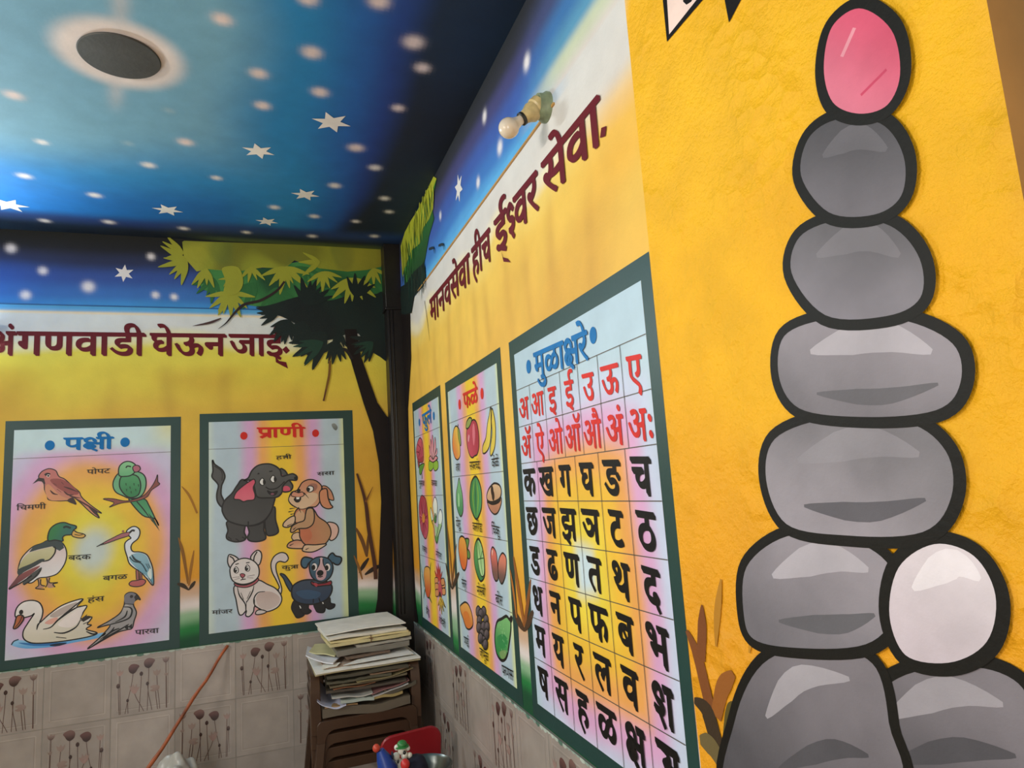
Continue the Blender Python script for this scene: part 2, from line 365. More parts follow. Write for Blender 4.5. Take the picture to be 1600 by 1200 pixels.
def ceil_paint(U, V):
    d = np.hypot(U - DISC[0], V - DISC[1]); n = cloud(U, V, 3.2, 41)
    c = np.zeros(U.shape + (3,)) + lin('#74a8c0')
    c = mixc(c, '#2384be', sst(V + n * 0.10, -1.30, -0.75)); c = mixc(c, '#0c67ae', sst(V + n * 0.06, -0.85, -0.45))
    c = mixc(c, '#1e7fb8', sst(U + n * 0.08, -1.02, -0.72)); c = mixc(c, '#1d5ca6', sst(U + n * 0.06, -0.72, -0.46))
    c = mixc(c, '#1e3a82', sst(U + n * 0.05, -0.50, -0.34)); c = mixc(c, '#15161d', sst(U + n * 0.03 + 0.10 * sst(V, -0.9, -0.2), -0.38, -0.22))
    c = mixc(c, '#1685de', (1 - sst(U, -2.2, -1.35)) * sst(V, -1.0, -0.65) * 0.8)
    c = mixc(c, '#20386f', sst(V + n * 0.03, -0.34, -0.20)); c = mixc(c, '#12161c', sst(V + n * 0.02, -0.22, -0.08))
    c = mixc(c, '#5d6a1e', sst(V, -0.10, -0.01) * sst(U, -1.25, -1.0) * 0.9)
    c = mixc(c, '#0e6aa8', (0.5 + 0.5 * np.clip(n, -1, 1)) * 0.12)
    h = (d > 0.0) * (1 - sst(d, 0.155, 0.235)); c = mixc(c, '#e8dad4', h * 0.95)
    for a, b in (((190, -60), (186, 80)), ((186, 80), (178, 185)),):
        p, q = np.array(uv('C', *a)), np.array(uv('C', *b)); ab = q - p; t = np.clip(((U - p[0]) * ab[0] + (V - p[1]) * ab[1]) / (ab @ ab), 0, 1)
        dd = np.hypot(U - p[0] - t * ab[0], V - p[1] - t * ab[1]); f = (1 - t) * .25 + .45 if a[1] < 0 else (1 - sst(t, .5, 1)) * 0.6
        c = mixc(c, '#c9c3c2', np.exp(-(dd / 0.026) ** 2) * f)
    big = [(487, 82, 1.1), (646, 66, 1.15), (660, 106, .9), (622, 169, .8), (500, 144, 1), (404, 115, 1), (410, 165, .95), (556, 231, 1.1), (347, 30, 1), (592, 2, 1.1), (481, -2, 1), (290, 222, 1), (21, 149, 1)]
    sm = [(586, 262, 1), (523, 290, 1), (429, 324, .9), (491, 338, .9), (556, 346, .8), (601, 310, .9), (608, 331, .8), (488, 369, .9), (585, 369, .9), (287, 357, .9), (170, 347, 1), (385, 363, .8), (65, 222, .8), (38, 275, 1), (148, 305, 1), (232, 258, 1), (338, 278, .8), (70, 345, .9)]
    c = spots(c, U, V, 'C', big, 0.040, '#e6d2cc'); c = spots(c, U, V, 'C', sm, 0.036, '#efe6e0')
    return spots(c, U, V, 'C', [(264, 173, .8), (200, 224, .8)], 0.034, '#8fb4c4')
XL, YF = -3.6, -5.6
back = painted_grid('wall_back', 'B', XL, 0, 0.9, 3.22, 0.0125, back_paint, M_WALL, kind='structure')
right = painted_grid('wall_right', 'R', 0, -FOLD_Y, 0.9, 3.22, 0.0125, right_paint, M_WALL, kind='structure')
PW = uv('P', 1560, 100)[0]
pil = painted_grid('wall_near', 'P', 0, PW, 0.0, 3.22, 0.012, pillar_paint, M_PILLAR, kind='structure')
ceil = painted_grid('ceiling', 'C', XL, 0.0, YF, 0, 0.016, ceil_paint, M_CEIL, kind='structure')
def star6(pl, px, py, r, h=0.0012, rot=0.2):
    c = uv(pl, px, py); A = Art(pl, h=h)
    A.fill([(c[0] + (r if i % 2 == 0 else r * .45) * math.cos(rot + i * math.pi / 6), c[1] + (r if i % 2 == 0 else r * .45) * math.sin(rot + i * math.pi / 6)) for i in range(12)], '#efe9e2', sm=False, raw=True)
    return A
A = None
for px, py, r, ro in ((518, 191, .082, .15), (404, 236, .072, .3), (477, 304, .072, .1), (262, 328, .075, .2), (13, 320, .09, .1), (417, 346, .062, .2)):
    a = star6('C', px, py, r, rot=ro)
    if A is None: A = a
    else:
        b = len(A.V); A.V += a.V; A.C += a.C; A.F += [tuple(b + i for i in f) for f in a.F]
A.build('painted_stars', ceil, M_CEIL)
star6('B', 194, 427, .052, rot=.45).build('painted_star', back, M_WALL)
star6('R', 717, 294, .066, rot=.55).build('painted_star', right, M_WALL)
# thin ledges where the upper band of the walls meets the lower
M_BLACK = plain('dark_bark_paint', '#1b1513', 0.42, 0.25, 14, bump=0.2)
bm = bmesh.new(); add_box(bm, XL, -0.10, -0.006, 0.0, 2.797, 2.803); bm_obj('trim_1', bm, plain('ledge_blue', '#1f5f9c', 0.5), smooth=False, kind='structure')
bm = bmesh.new(); add_box(bm, -0.006, 0.0, -2.55, -0.62, 2.762, 2.769); bm_obj('trim_2', bm, plain('ledge_ochre', '#c9964e', 0.5), smooth=False, kind='structure')
# boxed-in corner column, painted as the tree trunk
bm = bmesh.new(); add_box(bm, -0.100, 0.0, -0.120, 0.0, 2.80, 3.22); add_box(bm, -0.094, 0.0, -0.112, 0.0, 0.0, 2.80); add_box(bm, -0.105, 0.0, -0.124, 0.0, 2.79, 2.806)
for x in (-0.082, -0.060): add_tube(bm, [(x, -0.113, 0.95), (x, -0.113, 2.79)], 0.005, 6)
bm_obj('trim_3', bm, M_BLACK, kind='structure', bevel=0.004)
# unpainted shell: side wall, wall behind, floor; openings added for the fill lamps
M_LIME = plain('limewash', '#d9c79a', 0.8, 0.06, 5, bump=0.15)
def wall_open(name, o, a, width, hole, mat):
    bm = bmesh.new(); a = Vector(a); o = Vector(o); u0, u1, z0, z1 = hole
    for A_, B_, C_, D_ in ((0, u0, 0, 3.22), (u1, width, 0, 3.22), (u0, u1, 0, z0), (u0, u1, z1, 3.22)):
        if B_ - A_ < 1e-4 or D_ - C_ < 1e-4: continue
        bm.faces.new([bm.verts.new(o + a * p + Vector((0, 0, q))) for p, q in ((A_, C_), (B_, C_), (B_, D_), (A_, D_))])
    return bm_obj(name, bm, mat, smooth=False, kind='structure')
wall_open('wall_left', (XL, YF, 0), (0, 1, 0), -YF, (1.05, 2.35, 1.1, 2.3), M_LIME)
wall_open('wall_front', (XL, YF, 0), (1, 0, 0), 4.2, (0.85, 2.35, 0.0, 2.15), M_LIME)
bm = bmesh.new()
add_box(bm, XL - .03, XL + .03, YF + 1.05, YF + 2.35, 1.1, 1.15); add_box(bm, XL - .03, XL + .03, YF + 1.05, YF + 2.35, 2.25, 2.3)
for k in range(5): add_box(bm, XL - .02, XL + .02, YF + 1.05 + k * .3125, YF + 1.1 + k * .3125, 1.15, 2.25)
bm_obj('window_1', bm, plain('window_paint', '#6a5a44', 0.5), smooth=False, kind='structure')  # frame of the unseen window put in for the left fill lamp
bm = bmesh.new(); add_box(bm, XL + .8, XL + .85, YF - .05, YF + .05, 0, 2.2); add_box(bm, XL + 2.35, XL + 2.4, YF - .05, YF + .05, 0, 2.2); add_box(bm, XL + .8, XL + 2.4, YF - .05, YF + .05, 2.15, 2.2)
bm_obj('door_1', bm, plain('door_frame_paint', '#5b4a38', 0.5), smooth=False, kind='structure')  # frame of the unseen door put in for the rear fill lamp
bm = bmesh.new(); add_box(bm, XL, 0.62, YF, 0.0, -0.06, 0.0); bm_obj('floor', bm, plain('floor_tile', '#7a7066', 0.35, 0.1, 3), smooth=False, kind='structure')
# return of the near pillar and the recess beyond it
pe = P3('P', PW, 0)
def recess_paint(U, V):
    c = ramp(V + cloud(U, V, 6, 71) * 0.3, [(0.5, '#9c8f7c'), (1.9, '#a39684'), (2.15, '#9a9488'), (2.5, '#a0968a'), (3.0, '#a3968a')]); c = mixc(c, '#9aa0a4', np.clip(cloud(U, V, 9, 77), 0, 1) * 0.55)
    return mixc(c, '#f0b422', sst(U, 0.16, 0.19))
PL['N'] = (np.array([pe[0] + 0.10, pe[1] + 0.02, 0]), np.array([0, -1., 0]), np.array([0, 0, 1.]), np.array([-1., 0, 0]))
painted_grid('wall_recess', 'N', -0.02, 1.85, 0.0, 3.22, 0.03, recess_paint, M_WALL, kind='structure')
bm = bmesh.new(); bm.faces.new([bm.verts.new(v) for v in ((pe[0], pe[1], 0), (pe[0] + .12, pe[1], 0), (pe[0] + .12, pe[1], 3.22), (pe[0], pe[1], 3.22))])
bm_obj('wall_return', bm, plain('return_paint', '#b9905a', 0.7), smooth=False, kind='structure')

# tiled dado: 30 cm ceramic tiles, every other one with a poppy print
TILE = lin('#aa9d93')
POP = [ # x, y, radius, colour, shape, stem bottom x
 (.10, .80, .050, '#a98880', 'cup', .12), (.33, .84, .075, '#6e4c48', 'bell', .20), (.47, .73, .032, '#4b3530', 'bud', .44), (.60, .91, .078, '#80605a', 'bell', .58),
 (.90, .94, .052, '#6d5650', 'cup', .91), (.74, .72, .055, '#9a847b', 'cup', .80), (.075, .56, .034, '#66504a', 'bud', .10), (.58, .53, .028, '#4b3832', 'bud', .66),
 (.35, .46, .070, '#a5857d', 'open', .52), (.24, .27, .024, '#4f3d37', 'bud', .25), (.72, .43, .062, '#957d74', 'side', .76), (.91, .66, .030, '#8f7a70', 'cup', .92)]
def poppies(A, u0, v0, s, mir):
    X = lambda x: u0 + s * ((1 - x) if mir else x)
    sg = -1 if mir else 1
    for x, y, r, col, kind, xb in POP:
        xb = x + (xb - x) * 1.0
        A.line([(X(x), v0 + s * (y - r * .8)), (X(x + (xb - x) * .25), v0 + s * (y * .62)), (X(x + (xb - x) * .7), v0 + s * (y * .3)), (X(xb), v0 + s * .03)], s * .011, '#6a5148', raw=True, n=4)
        R_ = s * r * 1.22; cx, cy = X(x), v0 + s * y
        if kind == 'bud': pts = [(0, 1.1), (.75, .35), (.6, -.7), (0, -1.05), (-.6, -.7), (-.75, .35)]
        elif kind == 'bell': pts = [(-.9, .35), (-.35, .95), (.5, .9), (1.15, .45), (.85, -.1), (.45, -.75), (-.1, -1), (-.75, -.55)]
        elif kind == 'cup': pts = [(-.95, .7), (-.45, .25), (0, .85), (.45, .25), (1, .7), (.8, -.35), (0, -1), (-.8, -.35)]
        elif kind == 'open': pts = [(-1, .9), (-.5, .5), (-.3, 1.1), (.1, .5), (.5, 1.15), (.6, .3), (1.1, .4), (.6, -.6), (0, -1), (-.6, -.4)]
        else: pts = [(-1.3, .35), (-.3, .75), (.7, .5), (1, 0), (.6, -.6), (-.4, -.85), (-1.3, -.5), (-.6, -.1)]
        q = [(cx + sg * a * R_, cy + b * R_) for a, b in pts]
        A.fill(q, col if kind in ('bud', 'bell') else '#9c857b', '#3f2d29' if kind in ('bud', 'bell') else col, raw=True, n=3, soft=1.1)
def dado(name, pl, u0, u1, phase, flower0):
    A = Art(pl, h=0.008); k0 = int(math.floor((u0 - phase) / 0.3)); k1 = int(math.ceil((u1 - phase) / 0.3)); r_ = random.Random(5); g = 0.0022
    A.h = 0.0085;
    fl = []
    for row in range(3):
        for k in range(k0, k1):
            a, b = max(phase + .3 * k, u0), min(phase + .3 * (k + 1), u1); z1 = 0.9 - .3 * row; z0 = z1 - .3
            if b - a < .01: continue
            f = r_.uniform(.95, 1.04) * (0.86 if row == 2 else 1.0)
            plainrow = row == 2; isf = (not plainrow) and ((k + flower0 + row) % 2 == 0)
            col = TILE * f * (0.90 if isf else 1.0)
            A.h = 0.0085; b0 = len(A.V)
            A.V += [P3(pl, *p, .0085) for p in ((a + g, z0 + g), (b - g, z0 + g), (b - g, z1 - g), (a + g, z1 - g))]; A.C += [col] * 4; A.F.append((b0, b0 + 1, b0 + 2, b0 + 3))
            if isf and b - a > .28: fl.append((a, z0, row))
            if not plainrow and b - a > .2:                       # embossed frame drawn flat: pale highlight line beside a darker shade line
                for ins, cc, ww in ((.028, col * 1.22, .0030), (.034, col * .84, .0022)):
                    A.h = 0.0088
                    q = [(a + ins, z0 + ins), (b - ins, z0 + ins), (b - ins, z1 - ins), (a + ins, z1 - ins)]
                    for i in range(4):
                        p, t = q[i], q[(i + 1) % 4]; dx, dy = (0, ww) if i % 2 == 0 else (ww, 0); b0 = len(A.V)
                        A.V += [P3(pl, *w, A.h) for w in ((p[0], p[1]), (t[0], t[1]), (t[0] + dx, t[1] + dy), (p[0] + dx, p[1] + dy))]; A.C += [np.clip(cc, 0, 1)] * 4; A.F.append((b0, b0 + 1, b0 + 2, b0 + 3))
    for a, z0, row in fl:
        A.h = 0.0090; poppies(A, a + .012, z0 + .004, .27, row == 1)
    bm = bmesh.new(); o_, ua, va, n_ = PL[pl]
    c = [P3(pl, *p, h) for h in (0.0, .008) for p in ((u0, 0), (u1, 0), (u1, .9), (u0, .9))]; v = [bm.verts.new(x) for x in c]
    for f in ((4, 5, 6, 7), (3, 2, 6, 7), (0, 1, 5, 4), (1, 2, 6, 5), (0, 3, 7, 4)): bm.faces.new([v[i] for i in f])
    s = bm_obj(name, bm, plain(name + '_grout', '#8f867c', 0.7), smooth=False, kind='structure')
    A.build('tiles', s, M_TILE)
    return s
M_TILE = paint_mat('ceramic_glaze', 0.22, 30, 0.04, 0.10, 0.5)
dado('baseboard_back', 'B', XL, -0.094, -3.687, 1)
dado('baseboard_right', 'R', 0.112, -FOLD_Y, 0.06, 1)
# ragged pale paint edge along the top of the dado
M_EDGE = paint_mat('edge_paint', 0.5, 60, 0.2, 0.1)
for nm, pl, a, b in (('trim_4', 'B', XL, -0.094), ('trim_5', 'R', 0.112, -FOLD_Y)):
    A = Art(pl, h=0.0093); r_ = random.Random(9); us = np.arange(a, b, 0.03)
    for u in us:
        t = r_.uniform(.002, .010); A.fill([(u, .902), (u + .032, .902), (u + .032, .902 - t), (u + .016, .899 - t - r_.uniform(0, .004)), (u, .902 - t)], ('#b4bdb0', '#93a397', '#5c7a6a')[r_.choice((0, 0, 0, 1, 1, 2))], sm=False, raw=True); A.h = 0.0093
    bm = None; A.build(nm, None, M_EDGE, kind='structure')

# ---------------------------------------------------------------- painted tree round the corner column
tree = thing('painted_tree', 'dark-trunked leafy tree painted around the room corner, green crown under the starry ceiling', 'painted tree', (-0.3, -0.01, 0.95))
def leaf(A, p, q, w, col):
    p = np.array(A.T(p)); q = np.array(A.T(q)); d = q - p; n = np.array([-d[1], d[0]]) * w
    A.fill([tuple(p), tuple(p + d * .35 + n), tuple(p + d * .75 + n * .6), tuple(q), tuple(p + d * .75 - n * .6), tuple(p + d * .35 - n)], col, raw=True, n=3)
def spray(A, c, r, a0, a1, n, col, w=.105, jit=.18, rnd=random.Random(3)):
    for i in range(n):
        a = math.radians(a0 + (a1 - a0) * i / max(n - 1, 1)) + rnd.uniform(-.08, .08); k = 1.32 * r * rnd.uniform(1 - jit, 1 + jit)
        leaf(A, c, (c[0] + k * math.cos(a), c[1] - k * math.sin(a)), w, col)
LM, LD, LY = '#2c6a34', '#0c1d18', '#a0a22e'
def crown_paint(U, V):
    c = ramp(cloud(U, V, 9, 51) + (V - 3.08) * 2.0, [(-.7, '#a6a632'), (-.1, '#949a2c'), (.5, '#787a22')]); c = mixc(c, '#5c7030', np.clip(cloud(U, V, 14, 52) - .35, 0, .45))
    return mixc(c, '#8a7a1c', sst(U, -.6, -.2) * .5)
def mid_paint(U, V): return ramp(cloud(U, V, 9, 61) + (V - 2.95) * 2.5, [(-.6, '#1d4c2a'), (0, '#2f6f38'), (.6, '#458a44')])
def dark_paint(U, V): return ramp(cloud(U, V, 8, 63) + (V - 2.75) * 1.2 - (U + .5) * .8, [(-.5, '#0b1714'), (.1, '#0e211b'), (.7, '#1b4030')])
A = Art('B', 260, 360, 4, h=0.0075)
A.fill([(200, 300), (260, 240), (420, 230), (600, 240), (820, 200), (1000, 190), (1340, 210), (1350, 400), (1150, 480), (900, 470), (700, 480), (520, 470), (330, 400), (230, 370)], LM, cf=mid_paint)
for c, r, a0, a1, n in (((300, 300), 110, 200, 290, 5), ((680, 360), 130, 230, 330, 6), ((1000, 360), 140, 215, 320, 7), ((1230, 300), 130, 230, 340, 6), ((560, 330), 120, 200, 260, 4), ((860, 230), 90, 190, 330, 6)): spray(A, c, r, a0, a1, n, LM)
A.build('foliage', tree, M_WALL, 'mid green leaves')
A = Art('B', 260, 360, 4, h=0.0085)
A.fill([(100, 75), (112, 68), (300, 75), (800, 92), (1355, 110), (1340, 230), (1250, 250), (1130, 260), (960, 240), (800, 190), (740, 240), (600, 235), (440, 260), (260, 245), (190, 260), (110, 170)], '#8d8f28', sm=False, cf=crown_paint)
for c, r, a0, a1, n in (((130, 190), 130, 155, 255, 6), ((110, 150), 100, 130, 190, 4), ((400, 300), 60, 190, 350, 5), ((400, 390), 120, 190, 345, 7), ((380, 420), 80, 215, 285, 4), ((740, 230), 125, 200, 345, 6), ((740, 240), 80, 235, 300, 3), ((980, 260), 95, 215, 345, 6), ((960, 200), 110, 150, 215, 3), ((1160, 300), 130, 205, 340, 7), ((1290, 240), 90, 240, 330, 4), ((530, 230), 80, 230, 320, 4), ((250, 240), 90, 225, 290, 4)): spray(A, c, r, a0, a1, n, LY)
A.fill([(350, 240), (450, 235), (480, 330), (440, 400), (360, 400), (370, 320)], LY)
A.build('foliage', tree, M_WALL, 'yellow-green leaves')
A = Art('B', 260, 360, 4, h=0.0095)
A.fill([(560, 478), (640, 470), (860, 410), (1000, 440), (1100, 420), (1200, 380), (1300, 400), (1352, 390), (1375, 500), (1390, 800), (1330, 790), (1250, 730), (1180, 640), (1000, 690), (900, 640), (760, 560), (680, 530), (590, 530), (640, 500)], LD, cf=dark_paint)
for c, r, a0, a1, n in (((700, 520), 110, 165, 215, 3), ((760, 560), 110, 200, 300, 6), ((860, 570), 110, 215, 290, 5), ((980, 680), 150, 170, 235, 5), ((1000, 640), 170, 195, 245, 4), ((1060, 690), 110, 225, 300, 4), ((1290, 690), 110, 175, 260, 6), ((880, 470), 120, 20, 120, 6), ((1180, 420), 100, 30, 110, 4), ((1080, 640), 90, 240, 300, 4)): spray(A, c, r, a0, a1, n + 1, LD, .12)
for c, r, a0, a1, n in (((980, 700), 130, 175, 230, 4), ((1290, 700), 90, 185, 250, 4)): spray(A, c, r, a0, a1, n, '#173a2a', .09)
A.build('foliage', tree, M_WALL, 'blackish green leaves')
A = Art('B', 440, 480, 4.286, h=0.0105); DK = '#1c1412'
A.fill([(420, 150), (500, 150), (530, 330), (590, 500), (640, 640), (700, 730), (742, 760), (742, 2130), (610, 2130), (640, 1950), (665, 1300), (650, 1050), (610, 830), (545, 640), (480, 420), (430, 250)], DK, sm=False)
A.fill([(610, 2130), (655, 1900), (668, 1750), (700, 1860), (735, 1760), (740, 2130)], DK, sm=False)
A.build('trunk', tree, M_GLOSS)
def branch(o, *ls):
    A = Art('B', *o, h=0.011)
    for a, k in ls: A.line(*a, **k)
    A.build('branch', tree, M_WALL)
branch((440, 480, 4.286), (([(470, 350), (430, 290), (375, 278)], .020, DK), dict(t1=.5)), (([(390, 276), (335, 300), (312, 380)], .018, '#2a2012'), dict(t1=.4)), (([(322, 360), (318, 450), (300, 540), (280, 630)], .014, '#7a5212'), dict(t1=.6)), (([(296, 550), (280, 630)], .016, '#5d300f'), dict(t0=.3, t1=.7)))
branch((260, 360, 4.0), (([(738, 322), (690, 380), (590, 440), (490, 465), (430, 515), (375, 580), (325, 618)], .017, '#2b1a16'), dict(t0=.7, t1=.1)))
branch((260, 360, 4.0), (([(342, 552), (270, 580), (165, 600)], .014, '#4a2f2c'), dict(t0=.4, t1=.1)))
branch((540, 740, 4.615), (([(80, 0), (140, 200), (165, 400), (205, 640), (215, 760)], .022, '#4b2713'), dict(t0=.5)), (([(195, 95), (142, 205)], .012, '#7a4a16'), dict(t0=.2)))
A = Art('R', 620, 240, 4.615, h=0.003); r_ = random.Random(8)
A.fill([(38, 700), (100, 500), (200, 320), (262, 170), (290, 190), (270, 280), (262, 420), (272, 470), (235, 600), (200, 800), (130, 880), (60, 960)], '#2f7a34', '#1c4a24', sm=False)
for i in range(46):
    t = r_.random(); x = 45 + 190 * t + r_.uniform(-12, 18); y = 880 - 560 * t + r_.uniform(-60, 40)
    leaf(A, (x, y - 40), (x + r_.uniform(-8, 16), y + r_.uniform(50, 120)), .07, r_.choice(('#4c9a3e', '#2a6a30', '#225a2c')))
A.build('foliage', tree, M_WALL, 'mid green leaves')
A = Art('R', 620, 240, 4.615, h=0.004)
A.fill([(32, 670), (70, 540), (160, 400), (230, 250), (270, 165), (292, 180), (268, 250), (255, 300), (265, 400), (240, 470), (180, 560), (170, 650), (110, 700), (60, 830), (45, 880)], '#b4b82c', '#8f9824', sm=False)
for i in range(60):
    t = r_.random(); x = 40 + 215 * t + r_.uniform(-10, 20); y = 760 - 520 * t + r_.uniform(-60, 60)
    leaf(A, (x, y - 60), (x + r_.uniform(-6, 14), y + r_.uniform(40, 120)), .09, r_.choice(('#c4c438', '#80881e', '#a8ae28')))
A.build('foliage', tree, M_WALL, 'yellow-green leaves')
A = Art('R', 620, 240, 4.615, h=0.005)
A.fill([(35, 960), (70, 940), (130, 850), (200, 790), (215, 880), (190, 960), (130, 1030), (110, 1150), (60, 1160), (30, 1150)], '#0d211c', sm=False)
for i in range(26):
    x = 60 + r_.random() * 150; y = 900 + r_.uniform(-70, 60) - (x - 130) * .5; leaf(A, (x, y - 40), (x + r_.uniform(-6, 10), y + r_.uniform(90, 190)), .05, r_.choice(('#0d221d', '#143a30', '#0f2d26')))
for x0, y0 in ((240, 690), (310, 665)): A.line([(x0, y0), (x0 + 30, y0 - 10), (x0 + 40, y0 + 30)], .012, '#22303a', t1=.3)
A.build('foliage', tree, M_WALL, 'blackish green leaves')
A = Art('R', 0, 0, 1, h=0.0035)
A.fill([(625, 470), (641, 470), (643, 560), (638, 640), (641, 760), (646, 860), (650, 940), (654, 972), (640, 972)], DK, sm=False)
A.line([(664, 470), (669, 505), (672, 533)], .006, '#2a2118', t1=.3)
A.build('trunk', tree, M_GLOSS)

# ---------------------------------------------------------------- stalks painted low on the walls
def plant(label, pl, strokes, loc):
    t = thing('painted_plant', label, 'painted plant', loc, 'brown stalk plants painted low on the walls'); A = Art(pl, h=0.002)
    for pts, w, col, a, b in strokes: A.line(pts, w, col, t0=a, t1=b)
    A.build('stalks', t, M_WALL)
plant('pale brown painted stalks in the gap between the bird chart and the animal chart', 'B', [([(284, 760), (296, 775), (308, 802)], .012, '#a8701f', .3, .8), ([(279, 840), (286, 865), (294, 912)], .016, '#8a5a1c', .3, .6), ([(303, 860), (298, 890), (295, 915)], .014, '#a06a22', .3, .6), ([(277, 912), (286, 915), (295, 922)], .022, '#3a2c1c', .4, .2), ([(305, 908), (300, 915), (295, 922)], .018, '#3a2c1c', .4, .2)], (-1.22, 0, 1.15))
plant('dark painted twig and leaves between the animal chart and the painted trunk', 'B', [([(556, 825), (566, 845), (573, 868)], .022, '#6a431c', .4, .7), ([(575, 835), (574, 855), (573, 870)], .016, '#6a431c', .2, .7), ([(561, 895), (569, 882), (576, 872)], .024, '#2b1c12', .2, .4), ([(570, 898), (585, 888), (602, 881)], .026, '#2a1f14', .3, .2), ([(553, 868), (560, 885), (566, 905)], .014, '#8a5a24', .3, .5)], (-0.26, 0, 1.2))
plant('brown painted stalks in the narrow gap between the flower chart and the fruit chart', 'R', [([(699, 820), (704, 870), (707, 912)], .022, '#8a5a1c', .3, .7), ([(714, 850), (710, 880), (707, 914)], .020, '#7a4a1c', .3, .7), ([(697, 880), (702, 905), (707, 920)], .03, '#3f2c18', .4, .3), ([(718, 895), (712, 908), (707, 920)], .03, '#3f2c18', .4, .3)], (0, -1.05, 1.2))
plant('brown painted stalks in the gap between the fruit chart and the alphabet chart', 'R', [([(803, 870), (812, 930), (820, 978)], .03, '#9a5a1c', .3, .7), ([(830, 905), (825, 945), (820, 978)], .026, '#8a4f1a', .3, .7), ([(803, 955), (812, 972), (820, 985)], .035, '#4a3018', .4, .3), ([(834, 955), (827, 972), (820, 985)], .03, '#4a3018', .4, .3), ([(798, 890), (804, 930), (808, 965)], .02, '#b06a22', .3, .5)], (0, -1.97, 1.2))
plant('broad brown and olive painted stalks right of the alphabet chart', 'P', [([(1074, 985), (1090, 1022), (1102, 1070), (1112, 1112)], .030, '#7c4416', .3, 1), ([(1098, 945), (1098, 990), (1096, 1030)], .026, '#7a4216', .15, 1), ([(1147, 1052), (1130, 1075), (1120, 1120)], .034, '#94561a', .4, .8), ([(1086, 1094), (1105, 1110), (1118, 1150), (1128, 1180)], .040, '#382712', .3, .8), ([(1160, 1105), (1148, 1110), (1142, 1140), (1138, 1180)], .036, '#584a16', .3, .8), ([(1095, 1156), (1112, 1165), (1128, 1190)], .040, '#6a5a34', .4, .8), ([(1128, 905), (1122, 960), (1120, 1010)], .018, '#b47a18', .2, .2), ([(1180, 900), (1178, 960), (1172, 1020)], .016, '#c08416', .2, .2)], (0.01, -3.05, 1.3))

# ---------------------------------------------------------------- slogans over the charts
MAR = '#6a1620'
s1 = thing('wall_lettering', 'maroon Marathi slogan painted on the wall above the bird and animal charts', 'lettering', (-1.5, 0, 2.58))
v0 = 2.648
def sl(parts, u0, u1, k=.125): return (parts, (u0, v0), (u1, v0), k, MAR)
KW = dict(raw=True, h=.003)
uu = lambda x: uv('B', x, 519)[0]
letters('lettering', 'B', [sl('अं', uu(-22), uu(24)), sl('गणवाडी', uu(26), uu(225)), sl('घेऊन', uu(234), uu(351)), sl(['जाई'], uu(357), uu(441))], s1, M_GLOSS, **KW)
A = Art('B', 0, 0, 1, h=.003); A.fill([(447, 541), (453, 548), (447, 553), (441, 546)], MAR, sm=False); A.build('lettering', s1, M_GLOSS); A = Art('B', 0, 0, 1, h=.003); A.fill([(430, 556), (436, 564), (447, 566), (450, 576), (440, 571), (431, 566)], MAR, sm=False)
A.build('lettering', s1, M_GLOSS)
s2 = thing('wall_lettering', 'maroon Marathi slogan painted along the right wall under the bare bulb', 'lettering', (0, -1.85, 2.58))
ur = lambda x, y: uv('R', x, y)[0]
w = [('मानवसेवा', (671, 458), (733, 398)), ('हीच', (737, 392), (765, 356)), (['ई'], (772, 345), (790, 322)), (['SHH', 'वर'], (790, 322), (838, 266)), ('सेवा', (846, 256), (934, 151))]
letters('lettering', 'R', [(p, (ur(*a), 2.64), (ur(*b), 2.64), .125, MAR) for p, a, b in w], s2, M_GLOSS, **KW)
A = Art('R', 0, 0, 1, h=.003); A.fill([(941, 200), (949, 197), (947, 213), (939, 216)], MAR, sm=False); A.build('lettering', s2, M_GLOSS); A = Art('R', 0, 0, 1, h=.003); A.fill([(783, 388), (787, 402), (794, 404), (799, 410), (788, 409)], MAR, sm=False)
A.build('lettering', s2, M_GLOSS)

# ---------------------------------------------------------------- wall charts
GREEN = '#1f3f3a'
def chart(name, label, pl, o, i, bgfn, group='green-bordered painted wall charts'):
    (u0, u1, z0, z1), (a0, a1, b0, b1) = o, i
    t = thing('wall_chart', label, 'wall chart', tuple(P3(pl, (u0 + u1) / 2, z0)), group)
    A = Art(pl, h=.0006); r_ = random.Random(int(u0 * 100))
    for q in ([(u0, z0), (u1, z0), (a1, b0), (a0, b0)], [(u1, z0), (u1, z1), (a1, b1), (a1, b0)], [(u1, z1), (u0, z1), (a0, b1), (a1, b1)], [(u0, z1), (u0, z0), (a0, b0), (a0, b1)]):
        A.h = .0008; A.fill(q, GREEN, sm=False, raw=True)
    A.build('frame', t, M_ART)
    painted_grid('panel', pl, a0, a1, b0, b1, .011, lambda U, V: bgfn((U - a0) / (a1 - a0), (V - b0) / (b1 - b0)), M_ART, t, h=.0012)
    return t
BL, PK, OR, YE = '#b6c8d2', '#d9a6cf', '#efaa5a', '#f2c832'
def bg_birds(X, Y):
    d = np.hypot((X - .5) / .62, (Y - .44) / .52) + cloud(X, Y, 6, 2) * .05
    c = ramp(d, [(.10, '#c9d3cc'), (.30, '#e8d43c'), (.46, '#efc231'), (.66, '#eeaa50'), (.86, '#dca7cc'), (1.06, '#cfc4dc'), (1.25, '#c6d8d4')])
    return mixc(mixc(c, '#c8dcdc', sst(Y, .86, .93)), '#e2dca0', sst(X, .8, 1) * sst(Y, .85, 1) * .8)
def bg_band(stops, n=.012):
    def f(X, Y): return ramp(X + cloud(X, Y, 7, 6) * n, stops)
    return f
BAND = [(0.0, '#c9d6cc'), (.06, BL), (.18, BL), (.28, PK), (.38, OR), (.47, YE), (.58, YE), (.66, OR), (.76, PK), (.86, BL), (.95, BL), (1.0, '#d2dca8')]
